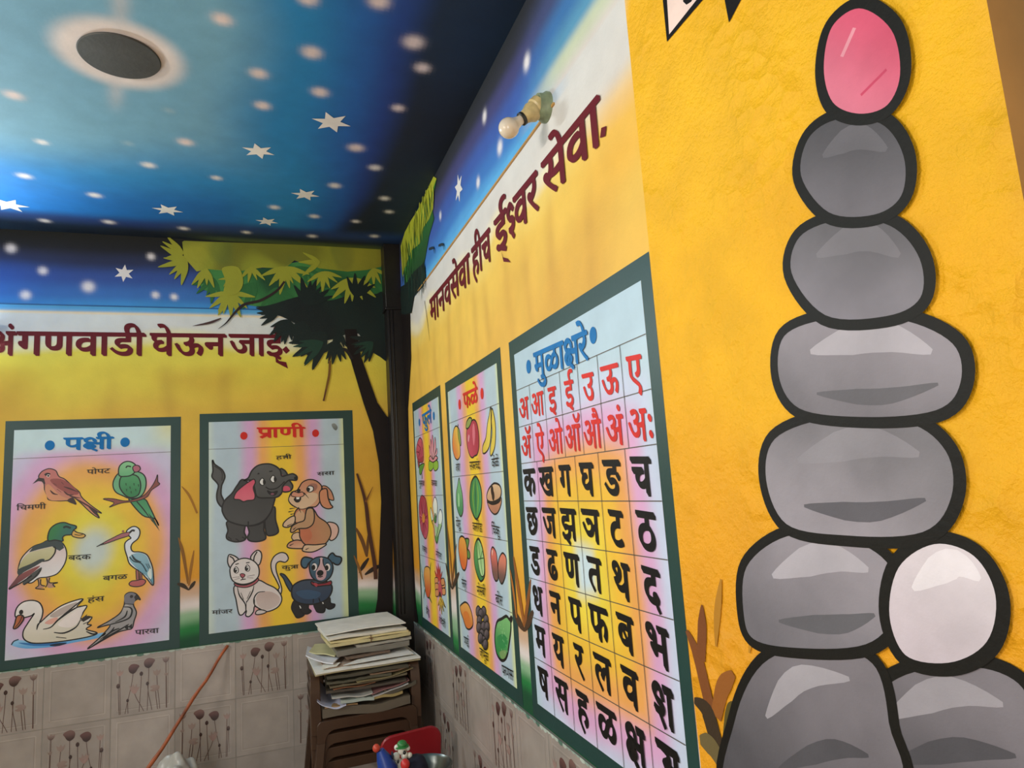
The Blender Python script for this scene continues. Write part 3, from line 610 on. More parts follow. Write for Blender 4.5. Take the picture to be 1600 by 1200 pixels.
def bg_mula(X, Y):
    d = np.maximum(np.abs(X - .52) / .50, np.abs(Y - .40) / .44); d = d * .75 + .25 * np.hypot((X - .52) / .55, (Y - .40) / .48) + cloud(X, Y, 7, 9) * .05
    c = ramp(d, [(.06, '#cfe0e6'), (.20, '#f3d645'), (.42, '#f3bd3c'), (.58, '#efa656'), (.76, '#dea6cc'), (.93, '#c9cfe4'), (1.08, '#b8ccd6')])
    return mixc(c, '#b6ccd8', sst(Y, .84, .92))
def rule(t, pl, segs):
    for k, (a, b) in enumerate(segs): A = Art(pl, h=.0022 + .00005 * k); A.line([a, b], .0024, '#5b5348', raw=True); A.build('ruled_line', t, M_ART)
def title(t, pl, parts, L, R_, h, col, dots, r, nib=NIB):
    letters('title', pl, [(parts, L, R_, h, col)], t, M_GLOSS, nib=nib, h=.0032)
    for p in dots: A = Art(pl, h=.0030); A.dot(p, r, col, 1.15); A.build('title_dot', t, M_GLOSS)
def captions(t, pl, ws, h, nib=FINE, col='#17120e'):
    for parts, L, R_ in ws: letters('caption', pl, [(parts, L, R_, h, col)], t, M_ART, nib=nib, h=.006)
BLUE, RED, INK = '#0f70b0', '#d42f26', '#15110e'

# birds
t = chart('birds', 'birds wall chart titled in blue, six painted birds, left of the animal chart', 'B', (-2.100, -1.266, .905, 2.163), (-2.060, -1.318, .953, 2.114), bg_birds)
rule(t, 'B', [((-2.06, 1.963), (-1.318, 1.966))])
title(t, 'B', ['प', 'KSH', 'ी'], (99, 684), (176, 682), .064, BLUE, [(78, 696), (195.5, 691)], .023)
captions(t, 'B', [('पोपट', (136, 734), (172, 732)), (['ि', 'चमणी'], (26, 790), (72, 787.5)), ('बदक', (107, 868), (142, 866)), ('बगळ', (161, 900), (199, 897)), ('हंस', (137, 934), (163, 931)), ('पारवा', (211, 984.5), (248, 981))], .024)
L2 = .0062
A = Art('B', 0, 650, 5.614, .0018)   # sparrow
A.shape([(340, 540), (360, 495), (400, 470), (440, 462), (490, 480), (518, 530), (570, 555), (640, 620), (695, 665), (720, 715), (800, 785), (892, 852), (848, 842), (872, 895), (800, 850), (700, 755), (640, 712), (668, 775), (600, 745), (520, 745), (430, 735), (415, 700), (392, 645), (385, 590)], '#c4706a', L2 * .8, '#cf8a66')
A.fill([(395, 640), (430, 600), (520, 690), (600, 730), (520, 742), (430, 730)], '#d99268'); A.fill([(440, 560), (560, 560), (690, 668), (640, 690), (520, 640)], '#9a4a44')
A.fill([(285, 597), (340, 540), (388, 548), (400, 600), (370, 575), (335, 572)], '#2b1d1e', sm=False)
for q in ([(440, 650), (470, 680), (510, 690)], [(500, 640), (540, 670)], [(560, 660), (600, 690), (650, 690)], [(600, 690), (640, 710), (710, 720)], [(560, 620), (620, 640), (690, 668)], [(470, 590), (500, 610)], [(540, 580), (560, 600)], [(640, 710), (760, 780), (850, 830)]): A.line(q, .008, '#4a2220', t0=.3, t1=.2)
A.fill([(640, 715), (668, 775), (590, 745)], '#3a2220'); A.fill([(770, 790), (892, 852), (848, 842), (872, 895), (820, 850)], '#3a2426', sm=False)
A.line([(395, 520), (415, 508), (440, 515)], .012, '#1d1414'); A.dot((425, 525), .008, '#e9c9c0'); A.dot((425, 525), .005, '#1a1010')
A.build('sparrow_picture', t, M_ART, 'brownish red sparrow')
A = Art('B', 0, 650, 5.614, .0018)   # parrot
A.shape([(1130, 730), (1190, 735), (1270, 730), (1310, 790), (1390, 960), (1358, 900), (1250, 870)], '#3f8f5c', L2, '#5aa877'); A.line([(1200, 750), (1260, 820), (1340, 930)], .006, INK, t1=.3); A.fill([(1300, 850), (1350, 900), (1402, 1010), (1340, 930)], '#23402c', sm=False)
A.shape([(905, 728), (990, 725), (1100, 745), (1200, 725), (1270, 690), (1330, 620), (1365, 560), (1382, 515), (1385, 575), (1400, 600), (1330, 650), (1290, 710), (1200, 745), (1060, 765), (960, 800), (1000, 760)], '#8c4a40', L2 * .7)
A.shape([(1045, 500), (1000, 560), (993, 620), (1020, 670), (1080, 700), (1130, 720), (1200, 720), (1250, 690), (1280, 620), (1275, 540), (1230, 495), (1130, 480)], '#6fae80', L2)
A.shape([(1060, 540), (1110, 525), (1170, 515), (1215, 540), (1235, 610), (1215, 690), (1150, 715), (1095, 690), (1050, 620)], '#4c9a62', L2, '#2f7f4c'); 
A.shape([(1040, 490), (1050, 440), (1090, 405), (1140, 400), (1185, 425), (1200, 470), (1150, 520), (1090, 530), (1050, 525)], '#8cc48c', L2, '#6ab07a')
A.shape([(1165, 450), (1190, 432), (1222, 440), (1230, 470), (1200, 492), (1175, 485)], '#b06070', L2 * .8); A.line([(1105, 455), (1120, 440), (1150, 445)], .007, INK)
for q in ((1105, 590), (1140, 620), (1175, 590), (1110, 640), (1190, 640), (1150, 660), (1215, 600)): A.line([q, (q[0] + 3, q[1] + 22)], .006, '#1d4a2c', t1=.3)
A.build('parrot_picture', t, M_ART, 'green parrot on a twig')
A = Art('B', 0, 800, 8.571, .0018)   # duck
A.fill([(500, 890), (540, 890), (545, 970), (600, 990), (560, 1020), (490, 1020), (520, 970)], '#b98a70'); A.fill([(620, 880), (670, 870), (665, 945), (770, 945), (720, 965), (740, 1000), (640, 1010)], '#b98a70')
for q in ([(510, 900), (520, 980), (480, 1022), (600, 1035)], [(625, 885), (640, 950), (610, 1010)], [(668, 880), (665, 945), (775, 945), (710, 965), (740, 1005)], [(548, 900), (548, 970), (605, 990)]): A.line(q, .005, INK)
A.shape([(640, 380), (560, 420), (450, 460), (350, 545), (280, 640), (245, 770), (260, 840), (120, 1030), (230, 975), (310, 935), (420, 950), (520, 885), (640, 870), (760, 830), (840, 740), (885, 640), (892, 530), (850, 430), (760, 370)], '#ddc4c0', L2 * .9, '#e8e4e4')
A.fill([(640, 380), (560, 420), (450, 460), (390, 540), (520, 500), (700, 460), (760, 500), (800, 520), (860, 480), (840, 410), (760, 360)], '#394546', sm=False)
A.fill([(255, 770), (300, 640), (390, 550), (520, 510), (700, 468), (745, 490), (720, 570), (640, 640), (540, 640), (420, 700)], '#cfc69c', '#b9b07e')
A.line([(570, 660), (660, 640), (730, 560), (745, 490), (720, 465)], .007, INK); A.fill([(245, 770), (420, 690), (540, 630), (600, 640), (480, 720), (330, 800), (255, 850)], '#37403f'); A.fill([(125, 1028), (250, 860), (400, 770), (540, 720), (420, 830), (280, 930)], '#93504c', '#6a3a40')
A.fill([(310, 940), (420, 830), (560, 740), (520, 840), (420, 920), (330, 975)], '#4a4a48'); A.line([(320, 975), (450, 890), (550, 770)], .006, INK); A.line([(120, 1030), (260, 960), (430, 850)], .007, INK, t0=.4)
A.shape([(650, 385), (645, 310), (680, 220), (760, 160), (860, 140), (940, 165), (1015, 185), (1020, 215), (985, 245), (960, 300), (880, 310), (840, 340), (840, 390), (740, 375)], '#2f7d42', L2, '#2f6a66', d=(-1, .4))
A.shape([(985, 250), (1040, 275), (1110, 290), (1145, 315), (1110, 345), (1040, 345), (965, 315)], '#d9a84e', L2 * .8); A.line([(1000, 300), (1060, 310), (1110, 300)], .004, INK); A.line([(850, 210), (890, 195), (950, 215)], .010, '#0f2018')
A.build('duck_picture', t, M_ART, 'green-headed duck')
A = Art('B', 130, 800, 8.571, .0018)  # heron
A.fill([(705, 770), (735, 780), (740, 920), (715, 920)], '#a8645a'); A.fill([(755, 790), (780, 800), (785, 900), (755, 905)], '#a8645a'); A.shape([(615, 960), (650, 925), (720, 915), (800, 900), (838, 930), (800, 980), (720, 1000), (640, 990)], '#b85c5c', L2 * .8)
for x in (705, 740, 757, 782): A.line([(x, 780), (x + 8, 905)], .004, INK)
A.shape([(580, 260), (640, 205), (700, 195), (750, 230), (760, 290), (730, 360), (660, 420), (640, 480), (670, 530), (760, 535), (850, 570), (900, 660), (935, 780), (940, 980), (860, 900), (770, 800), (700, 760), (620, 690), (590, 600), (560, 500), (560, 420), (600, 375), (640, 350), (610, 315)], '#dfe3e8', L2, '#e8ecee')
A.fill([(640, 580), (740, 545), (840, 580), (890, 680), (925, 800), (935, 960), (850, 860), (760, 790), (680, 720), (620, 640)], '#8fb6c4', '#5f98ae', d=(0, 1)); A.line([(620, 600), (680, 660), (780, 690), (850, 800)], .006, '#20424c'); A.fill([(880, 780), (905, 740), (920, 860), (900, 900), (860, 830)], '#d8e4e0')
for q in ([(840, 690), (880, 760)], [(770, 800), (870, 900)], [(865, 690), (905, 760)], [(880, 880), (935, 975)], [(650, 570), (700, 640), (780, 670)]): A.line(q, .010, '#1c2a30', t0=.3, t1=.3)
A.shape([(180, 465), (330, 380), (520, 285), (630, 265), (610, 320), (480, 360), (300, 425)], '#a8646a', L2 * .7, sm=False); A.fill([(180, 465), (260, 415), (300, 425)], '#2a2022', sm=False); A.line([(620, 280), (660, 245), (690, 255)], .010, INK); A.dot((535, 258), .006, '#a06050')
A.build('heron_picture', t, M_ART, 'white and blue long-billed heron')
A = Art('B', 0, 910, 6.154, .0018)   # swan
A.fill([(110, 600), (180, 555), (400, 575), (700, 545), (1000, 480), (960, 530), (700, 580), (500, 620), (250, 635)], '#8fc4e6', '#5ba4dc'); A.fill([(180, 580), (400, 585), (640, 575), (560, 600), (330, 610)], '#2a6fae'); A.line([(480, 605), (560, 598), (640, 585)], .014, '#12243a', t0=.3, t1=.2); A.line([(110, 600), (135, 565), (180, 548)], .006, '#2a3c50')
A.shape([(150, 330), (160, 250), (220, 190), (310, 172), (380, 195), (412, 260), (405, 330), (385, 385), (470, 310), (580, 230), (700, 180), (800, 160), (740, 235), (835, 222), (800, 290), (780, 350), (885, 332), (840, 400), (880, 410), (830, 450), (935, 485), (860, 520), (640, 560), (430, 582), (300, 580), (230, 540), (225, 470), (270, 390), (330, 300), (300, 320), (220, 340)], '#efe6e2', L2, '#d8cdb8', d=(0, 1))
A.fill([(480, 320), (600, 240), (740, 190), (690, 250), (560, 330)], '#b9a8a0'); A.fill([(430, 390), (500, 345), (560, 340), (500, 400)], '#e3a898'); A.fill([(560, 410), (660, 320), (790, 250), (770, 350), (690, 430)], '#f0e2dc')
for q in ([(800, 160), (690, 250), (560, 360), (490, 430), (415, 450)], [(520, 480), (620, 485), (730, 430), (780, 350)], [(385, 385), (365, 410), (355, 455)], [(520, 400), (600, 330), (740, 240), (835, 222)], [(780, 370), (840, 330), (885, 332)], [(800, 400), (870, 370)], [(830, 470), (890, 495), (935, 485)], [(540, 525), (640, 535)]): A.line(q, .008, INK, t0=.5, t1=.4)
A.fill([(780, 350), (840, 305), (830, 340), (885, 332), (800, 380)], '#2a241f', sm=False)
A.shape([(165, 325), (215, 315), (230, 350), (200, 400), (160, 440), (130, 440), (145, 390)], '#a84f32', L2, '#c0703e', d=(1, 0)); A.line([(215, 320), (190, 380), (145, 435)], .004, INK); A.dot((205, 285), .009, INK, 1.3)
A.build('swan_picture', t, M_ART, 'white swan on blue water')
A = Art('B', 0, 910, 6.154, .0018)   # pigeon
A.shape([(1200, 170), (1205, 120), (1250, 95), (1310, 110), (1350, 165), (1325, 160), (1290, 185), (1285, 220), (1312, 290), (1290, 370), (1270, 440), (1220, 455), (1130, 480), (1000, 550), (840, 640), (960, 530), (1060, 410), (935, 435), (1050, 370), (1150, 300), (1190, 230)], '#8d898c', L2, '#a29c9a')
A.fill([(1205, 215), (1260, 240), (1255, 300), (1180, 380), (1060, 400), (1160, 300)], '#b4aeac', '#8a8686'); A.fill([(1205, 200), (1200, 130), (1250, 98), (1300, 115), (1285, 205)], '#77747c'); A.fill([(1290, 140), (1310, 115), (1352, 168), (1322, 158), (1300, 165)], '#2a2426', sm=False); A.dot((1265, 135), .008, '#2a2426')
for q in ([(1190, 235), (1250, 240), (1270, 280), (1230, 350), (1060, 405), (940, 435)], [(1225, 270), (1200, 330), (1110, 380)], [(1240, 400), (1160, 450), (1000, 540), (845, 640)], [(1100, 430), (1060, 480), (960, 550)], [(1280, 210), (1200, 205)], [(1150, 440), (1080, 470), (990, 540)]): A.line(q, .008, INK, t0=.5, t1=.3)
A.fill([(1200, 440), (1215, 405), (1240, 420), (1272, 395), (1268, 445), (1235, 430), (1230, 455)], '#1c1818', sm=False)
A.build('pigeon_picture', t, M_ART, 'grey pigeon')

# animals
t = chart('animals', 'animals wall chart titled in red, elephant, rabbit, cat and dog on rainbow stripes', 'B', (-1.170, -.311, .905, 2.176), (-1.122, -.370, .958, 2.127), bg_band(BAND))
rule(t, 'B', [((-1.122, 1.971), (-.37, 1.969))])
title(t, 'B', ['PRA', 'ाणी'], (401, 668), (475, 667), .058, RED, [(381, 681), (493, 677)], .020)
A = Art('B', 290, 630, 3.157, .0019)
A.fill([(720, 105), (735, 100), (750, 118), (742, 134), (728, 125)], '#8a8f8c', '#6a706c'); A.build('smudge', t, M_ART)
captions(t, 'B', [(['ह', 'TTA', 'ी'], (431, 712.5), (455, 711)), ('ससा', (495, 738), (522, 736)), (['कु', 'TRA', 'ा'], (440, 884), (466, 882)), ('मांजर', (331, 954), (363, 951.5))], .021)
EG, EO = '#4d4c4b', '#100e0d'; L3 = .0085
A = Art('B', 320, 690, 7.056, .0018)  # elephant
A.shape([(85, 205), (110, 250), (190, 310), (222, 380), (205, 440), (185, 490), (180, 580), (205, 640), (215, 700), (185, 720), (140, 660), (132, 580), (150, 490), (130, 450), (80, 390), (90, 320)], EG, L3)
A.line([(105, 270), (185, 330), (190, 430)], .004, EO)
A.shape([(830, 310), (870, 310), (905, 350), (930, 420), (970, 490), (940, 545), (860, 550), (840, 470)], EG, L3); A.fill([(850, 540), (880, 490), (930, 500), (935, 540)], '#d05068'); A.fill([(835, 350), (862, 380), (850, 420), (830, 400)], '#d05068')
A.shape([(660, 840), (690, 780), (770, 720), (780, 860), (810, 970), (800, 1010), (740, 1035), (680, 1015)], '#3a3938', L3)
A.shape([(480, 900), (640, 880), (650, 980), (672, 1040), (660, 1080), (580, 1102), (500, 1095), (470, 1060), (490, 1000)], '#3c3b3a', L3)
A.shape([(250, 880), (430, 900), (435, 1000), (455, 1050), (430, 1090), (340, 1105), (255, 1080), (238, 1040), (255, 980)], '#413f3e', L3)
A.shape([(430, 420), (360, 480), (300, 570), (220, 650), (190, 740), (215, 820), (270, 880), (400, 920), (520, 925), (640, 880), (720, 790), (760, 680), (760, 600), (600, 560)], '#454443', L3, '#333231', d=(0, -1))
A.shape([(480, 400), (520, 320), (590, 262), (690, 245), (770, 265), (830, 315), (850, 380), (905, 370), (970, 355), (1015, 385), (1010, 425), (960, 425), (920, 430), (860, 490), (850, 560), (800, 610), (700, 620), (580, 610), (550, 520), (520, 430), (430, 430)], '#565553', L3, '#4a4947', d=(0, 1))
A.shape([(540, 415), (558, 450), (535, 510), (555, 590), (540, 640), (470, 650), (425, 662), (380, 640), (322, 630), (345, 560), (420, 490), (490, 440)], '#cf4f68', L3 * .8, '#dd6a7c')
for c in ((632, 445), (752, 415)): 
    A.shape([(c[0] - 30, c[1]), (c[0], c[1] - 42), (c[0] + 32, c[1] - 5), (c[0] + 20, c[1] + 30), (c[0] - 8, c[1] + 34)], '#e9e6e2', L3 * .6); A.fill([(c[0] + 14, c[1] - 24), (c[0] + 40, c[1] - 6), (c[0] + 34, c[1] + 24), (c[0] + 14, c[1] + 26), (c[0] + 8, c[1])], EO)
A.line([(670, 500), (720, 525), (800, 510), (880, 440)], .006, EO); A.shape([(690, 540), (740, 560), (800, 545), (780, 585), (745, 592), (710, 575)], '#1c1216', L3 * .6); A.dot((745, 578), .010, '#7c4a5c', .6)
A.dot((1000, 402), .009, EO); A.line([(580, 360), (600, 350)], .010, EO, t0=.3); A.line([(710, 330), (745, 325)], .006, EO)
A.line([(280, 885), (400, 922), (540, 925), (650, 880), (720, 790)], L3, EO); A.line([(480, 880), (478, 930)], L3 * .8, EO)
for x, y in ((255, 1050), (340, 1070), (410, 1050)): A.line([(x, y), (x + 22, y + 14), (x + 40, y + 30)], .005, EO)
A.build('elephant_picture', t, M_ART, 'dark grey elephant with pink ears')
A = Art('B', 430, 720, 8.0, .0018)   # rabbit
RB, RL = '#c98a68', '#d9b795'
A.shape([(585, 320), (640, 320), (700, 380), (732, 470), (720, 495), (660, 470), (610, 400)], RB, L3 * .7); A.shape([(650, 780), (710, 770), (770, 800), (792, 870), (760, 960), (690, 995), (660, 900)], '#dcb4a4', L3 * .8)
A.shape([(300, 900), (230, 910), (205, 960), (240, 1000), (320, 1000)], RL, L3 * .7); A.shape([(150, 1075), (180, 1020), (280, 990), (400, 1030), (380, 1090), (220, 1095)], RB, L3 * .8, '#d9a684')
A.shape([(440, 580), (300, 590), (245, 650), (240, 740), (300, 860), (310, 960), (380, 1050), (500, 1070), (620, 1040), (690, 940), (690, 850), (640, 770), (540, 700), (490, 620)], '#b98a62', L3 * .8, '#c07654', d=(1, .2)); A.fill([(320, 880), (420, 850), (460, 940), (400, 1020), (330, 960)], '#c4704e')
A.fill([(260, 660), (330, 620), (380, 700), (360, 750), (260, 760)], '#cfa47c'); A.shape([(380, 1050), (500, 1050), (640, 1040), (560, 1100), (460, 1140), (350, 1130), (345, 1090)], RL, L3 * .8)
A.shape([(240, 690), (180, 710), (110, 770), (100, 820), (160, 830), (230, 790), (250, 740)], RL, L3 * .8); A.shape([(400, 600), (470, 600), (490, 700), (470, 790), (400, 840), (290, 850), (220, 895), (190, 880), (210, 820), (280, 775), (360, 745), (380, 660)], '#bd936c', L3 * .8)
A.shape([(300, 330), (340, 270), (420, 235), (510, 250), (580, 320), (565, 400), (560, 500), (510, 570), (430, 580), (330, 600), (220, 560), (170, 500), (180, 440), (210, 390), (270, 370)], RB, L3 * .8, '#d09a78', d=(0, 1))
A.fill([(185, 450), (240, 460), (330, 450), (420, 400), (520, 410), (520, 480), (440, 560), (330, 600), (230, 555), (175, 500)], RL); A.shape([(200, 430), (230, 385), (290, 400), (340, 390), (360, 430), (310, 455), (240, 450)], '#d08e72', L3 * .6)
A.fill([(400, 340), (450, 285), (520, 295), (520, 350), (470, 385)], '#a06c5c'); A.shape([(395, 345), (425, 315), (470, 325), (475, 365), (440, 390), (405, 380)], '#ece6de', L3 * .6); A.dot((415, 358), .009, EO, 1.3); A.dot((293, 372), .011, EO)
A.shape([(235, 480), (270, 455), (320, 465), (300, 510), (262, 515)], '#191214', L3 * .5); A.fill([(262, 455), (305, 455), (298, 480), (265, 482)], '#f0ece6', sm=False)
A.shape([(560, 380), (640, 350), (660, 460), (690, 540), (718, 580), (660, 600), (590, 570), (555, 490)], '#cd8862', L3 * .8)
for q in ([(420, 575), (395, 620)], [(290, 580), (320, 650)], [(360, 400), (420, 470)], [(180, 600), (250, 590)], [(165, 640), (230, 625)], [(190, 670), (235, 660)], [(150, 815), (215, 785)], [(225, 860), (260, 830)], [(180, 1060), (230, 1035)], [(380, 1110), (420, 1090)]): A.line(q, .006, EO, t1=.3)
A.build('rabbit_picture', t, M_ART, 'tan rabbit sitting up')
A = Art('B', 320, 850, 9.233, .0018)  # cat
CW = '#d9ccc8'
A.shape([(1090, 730), (1110, 640), (1060, 480), (1030, 380), (1030, 290), (1080, 250), (1160, 262), (1205, 210), (1170, 140), (1090, 125), (1000, 180), (955, 280), (970, 400), (1030, 520), (1075, 620), (1060, 660)], CW, L3 * .8)
A.shape([(440, 600), (420, 680), (450, 800), (490, 1000), (540, 1020), (600, 960), (590, 1030), (640, 1045), (700, 980), (720, 900), (800, 940), (900, 975), (1040, 920), (1105, 830), (1100, 740), (1020, 640), (900, 580), (770, 520), (600, 560)], CW, L3 * .8, '#e0d6d2')
A.fill([(740, 780), (800, 700), (960, 690), (1080, 770), (1050, 880), (900, 950), (780, 900)], '#c4aca4', '#d2bfb8'); A.shape([(730, 1000), (760, 955), (830, 950), (890, 975), (840, 1005), (760, 1018)], CW, L3 * .7)
for q in ([(870, 685), (770, 700), (712, 780), (720, 880), (820, 945)], [(470, 620), (500, 740), (580, 860), (590, 960)], [(710, 600), (690, 680), (640, 780), (595, 850)], [(600, 820), (595, 1000)], [(720, 800), (715, 920)], [(520, 700), (560, 800)], [(660, 680), (610, 790)]): A.line(q, L3 * .8, INK, t0=.4, t1=.5)
A.shape([(345, 160), (400, 160), (470, 200), (500, 260), (430, 330), (370, 345), (330, 260)], CW, L3 * .8); A.line([(360, 175), (410, 210), (435, 275)], .007, INK)
A.shape([(660, 200), (700, 130), (760, 90), (810, 120), (818, 200), (780, 300), (700, 260)], CW, L3 * .8); A.line([(755, 110), (715, 180), (705, 250)], .007, INK)
A.shape([(365, 420), (370, 340), (440, 250), (560, 205), (680, 230), (760, 300), (785, 390), (765, 480), (680, 550), (560, 580), (450, 560), (390, 510)], '#dfd6d2', L3 * .8)
A.shape([(425, 565), (500, 590), (600, 590), (700, 550), (765, 495), (770, 530), (700, 590), (600, 625), (500, 620), (440, 600)], '#b05560', L3 * .6)
for c in ((452, 372), (615, 345)): A.shape([(c[0], c[1] - 45), (c[0] + 32, c[1] - 10), (c[0] + 26, c[1] + 35), (c[0], c[1] + 46), (c[0] - 28, c[1] + 28), (c[0] - 30, c[1] - 12)], '#eeeae6', L3 * .5); A.dot((c[0] - 8, c[1] + 6), .0085, INK, 1.4); A.dot((c[0] - 2, c[1] - 6), .003, '#f4f2ee')
A.line([(440, 295), (490, 280)], .014, INK, t0=.4, t1=.4); A.line([(595, 272), (645, 265)], .014, INK, t0=.4, t1=.4); A.shape([(510, 440), (545, 425), (580, 445), (560, 480), (530, 480)], '#a8505c', L3 * .5); A.line([(545, 480), (545, 505)], .005, INK); A.line([(515, 520), (545, 510), (590, 505)], .005, INK)
for q in ([(400, 485), (500, 470)], [(420, 520), (505, 490)], [(610, 465), (720, 445)], [(610, 485), (700, 490)]): A.line(q, .002, '#5a4a48')
A.build('cat_picture', t, M_ART, 'white cat with a red collar')
A = Art('B', 430, 850, 9.233, .0018)  # dog
DB, DN = '#31445a', '#1f1e20'
A.shape([(70, 430), (130, 440), (190, 510), (245, 600), (250, 680), (215, 680), (160, 590), (120, 500)], DB, L3 * .8)
for p in ([(270, 820), (330, 830), (420, 980), (400, 1040), (320, 1065), (280, 1020), (235, 920)], [(340, 840), (470, 860), (480, 930), (520, 970), (460, 1010), (380, 980)], [(560, 860), (680, 840), (720, 920), (700, 985), (620, 985), (585, 950)], [(680, 830), (780, 770), (800, 850), (860, 870), (840, 920), (760, 935)]): A.shape(p, DN, L3 * .8)
A.shape([(235, 680), (260, 600), (350, 540), (460, 515), (600, 520), (740, 540), (815, 600), (810, 700), (740, 800), (600, 860), (450, 870), (320, 840), (250, 770)], '#3a4658', L3, '#2b3c54', d=(0, 1))
A.fill([(300, 700), (450, 660), (650, 700), (600, 780), (420, 790)], '#36516e')
for q in ([(550, 790), (548, 850)], [(630, 780), (650, 840)]): A.line(q, L3 * .7, INK)
A.fill([(345, 885), (360, 890), (378, 925), (362, 930)], '#e0dcd6', sm=False); A.fill([(676, 840), (690, 836), (700, 860), (686, 866)], '#e0dcd6', sm=False)
A.shape([(520, 540), (600, 570), (720, 560), (800, 530), (805, 585), (700, 600), (600, 610), (530, 585)], '#8c2a36', L3 * .7); A.fill([(560, 560), (610, 575), (600, 615), (570, 600)], '#a83c48')
A.shape([(760, 210), (790, 150), (830, 130), (870, 170), (945, 190), (955, 240), (920, 295), (870, 295), (830, 270), (790, 290)], '#3e6076', L3); A.shape([(540, 220), (480, 195), (420, 190), (380, 230), (375, 300), (410, 345), (455, 335), (480, 280)], '#3e6076', L3)
A.shape([(490, 330), (510, 250), (590, 195), (680, 185), (770, 215), (825, 290), (830, 380), (790, 480), (700, 545), (600, 530), (520, 460)], '#3f5e72', L3 * .8, '#345064')
A.fill([(645, 205), (685, 205), (690, 290), (735, 370), (730, 470), (680, 520), (610, 510), (585, 440), (600, 360), (640, 290)], '#cfaeb0', '#c49aa0'); A.line([(642, 215), (635, 290), (590, 380)], .006, INK); A.line([(688, 215), (695, 290), (740, 380)], .006, INK)
for c in ((565, 330), (755, 335)): A.dot(c, .015, '#e6dcd8', 1.4); A.dot((c[0] - 14, c[1] + 8), .011, INK, 1.4); A.line([(c[0] - 30, c[1] - 60), (c[0] + 15, c[1] - 68)], .010, INK, t0=.3, t1=.3)
A.dot((648, 418), .019, EO, .9); A.line([(648, 445), (648, 465)], .006, INK); A.line([(615, 465), (648, 475), (685, 462)], .006, INK)
A.build('dog_picture', t, M_ART, 'blue-black puppy with a red bow')

# flowers
FB = [(0.0, '#cdd8c6'), (.08, BL), (.17, BL), (.27, PK), (.36, OR), (.44, YE), (.54, YE), (.60, OR), (.68, PK), (.78, BL), (.94, BL), (1.0, '#cfdcae')]
t = chart('flowers', 'narrow-looking flowers wall chart titled in blue, nearest the corner column on the right wall', 'R', (.308, .999, .905, 2.170), (.340, .953, .960, 2.118), bg_band(FB))
rule(t, 'R', [((.34, 1.965), (.953, 1.965)), ((.34, 1.63), (.953, 1.63)), ((.34, 1.30), (.953, 1.30))])
title(t, 'R', 'फुले', (660, 648), (674, 639), .068, BLUE, [(656, 660), (678.5, 650)], .019)
captions(t, 'R', [('गुलाब', (656, 751), (664, 751)), ('कमळ', (675.5, 750), (683.5, 751)), ('जास्वंद', (661, 852), (668, 856)), ('मोगरा', (682.5, 860), (691, 865)), ('झेंडू', (667, 948), (672, 953)), ('शेवंती', (687.5, 962), (697, 972))], .030)
LF = .0055
A = Art('R', 640, 630, 9.23, .0018)
A.line([(185, 1090), (180, 1000), (165, 880)], .014, '#3c6a2c'); A.shape([(150, 900), (215, 870), (200, 940), (165, 1030), (145, 1000)], '#5d9a3c', LF); A.shape([(120, 830), (150, 840), (145, 900), (135, 930)], '#a04a4a', LF)
A.shape([(150, 500), (185, 540), (200, 640), (205, 790), (190, 850), (130, 840), (105, 740), (100, 680), (115, 580)], '#d25a6c', LF, '#c04a5e'); A.fill([(110, 770), (150, 800), (200, 760), (195, 845), (130, 840)], '#a83c4a')
for q in ([(120, 590), (160, 650), (130, 720)], [(180, 560), (165, 680), (150, 790)], [(195, 640), (175, 760)], [(105, 700), (150, 720), (120, 790)]): A.line(q, .006, '#7a2030', t1=.5)
A.build('rose_picture', t, M_ART, 'pink rose')
A = Art('R', 640, 630, 9.23, .0018)
for x in (312, 382): A.shape([(x - 30, 850), (x, 820), (x + 33, 850), (x + 35, 930), (x, 975), (x - 30, 950)], '#8fb83a', LF)
for p in ([(285, 610), (310, 680), (335, 800), (300, 760)], [(400, 650), (385, 700), (350, 800), (400, 730)], [(310, 520), (330, 640), (345, 800), (305, 660)], [(372, 490), (385, 640), (350, 800), (358, 640)], [(335, 460), (352, 600), (345, 810), (325, 600)]): A.shape(p, '#d88090', LF * .8, '#e8a8ac')
A.shape([(285, 800), (310, 760), (345, 810), (380, 760), (412, 790), (380, 830), (345, 850), (310, 835)], '#d98a90', LF); A.build('lotus_picture', t, M_ART, 'pink lotus on green leaves')
A = Art('R', 645, 760, 10, .0018)
A.shape([(145, 140), (205, 200), (235, 380), (248, 560), (240, 720), (200, 820), (140, 700), (110, 520), (100, 330), (115, 210)], '#b03a4c', LF, '#c8566a'); r_ = random.Random(3)
for i in range(22):
    a = i * .83; A.line([(175 + 14 * math.cos(a), 500 + 60 * math.sin(a)), (175 + 62 * math.cos(a), 490 + 290 * math.sin(a))], .006, r_.choice(('#7a1c30', '#d8808c', '#8c2438')), t1=.4)
A.fill([(175, 420), (200, 470), (190, 560), (160, 550), (155, 470)], '#d98a3c'); A.build('hibiscus_picture', t, M_ART, 'round crimson flower')
A = Art('R', 645, 760, 10, .0018)
A.fill([(355, 770), (410, 770), (395, 880), (370, 880)], '#5c9a50'); A.line([(382, 860), (378, 900)], .014, '#22301c')
A.shape([(285, 330), (310, 420), (325, 520), (300, 530), (285, 430)], '#e6e6dc', LF, '#cfe0c0'); A.shape([(435, 360), (465, 430), (462, 560), (430, 620), (405, 560), (408, 440)], '#eef0ea', LF, '#e0ead8')
A.fill([(300, 520), (340, 600), (370, 790), (410, 740), (460, 600), (420, 590), (390, 640), (350, 590)], '#a8c890'); A.shape([(350, 165), (385, 250), (388, 400), (365, 520), (335, 420), (320, 280)], '#f0eee4', LF, '#dfe6cc')
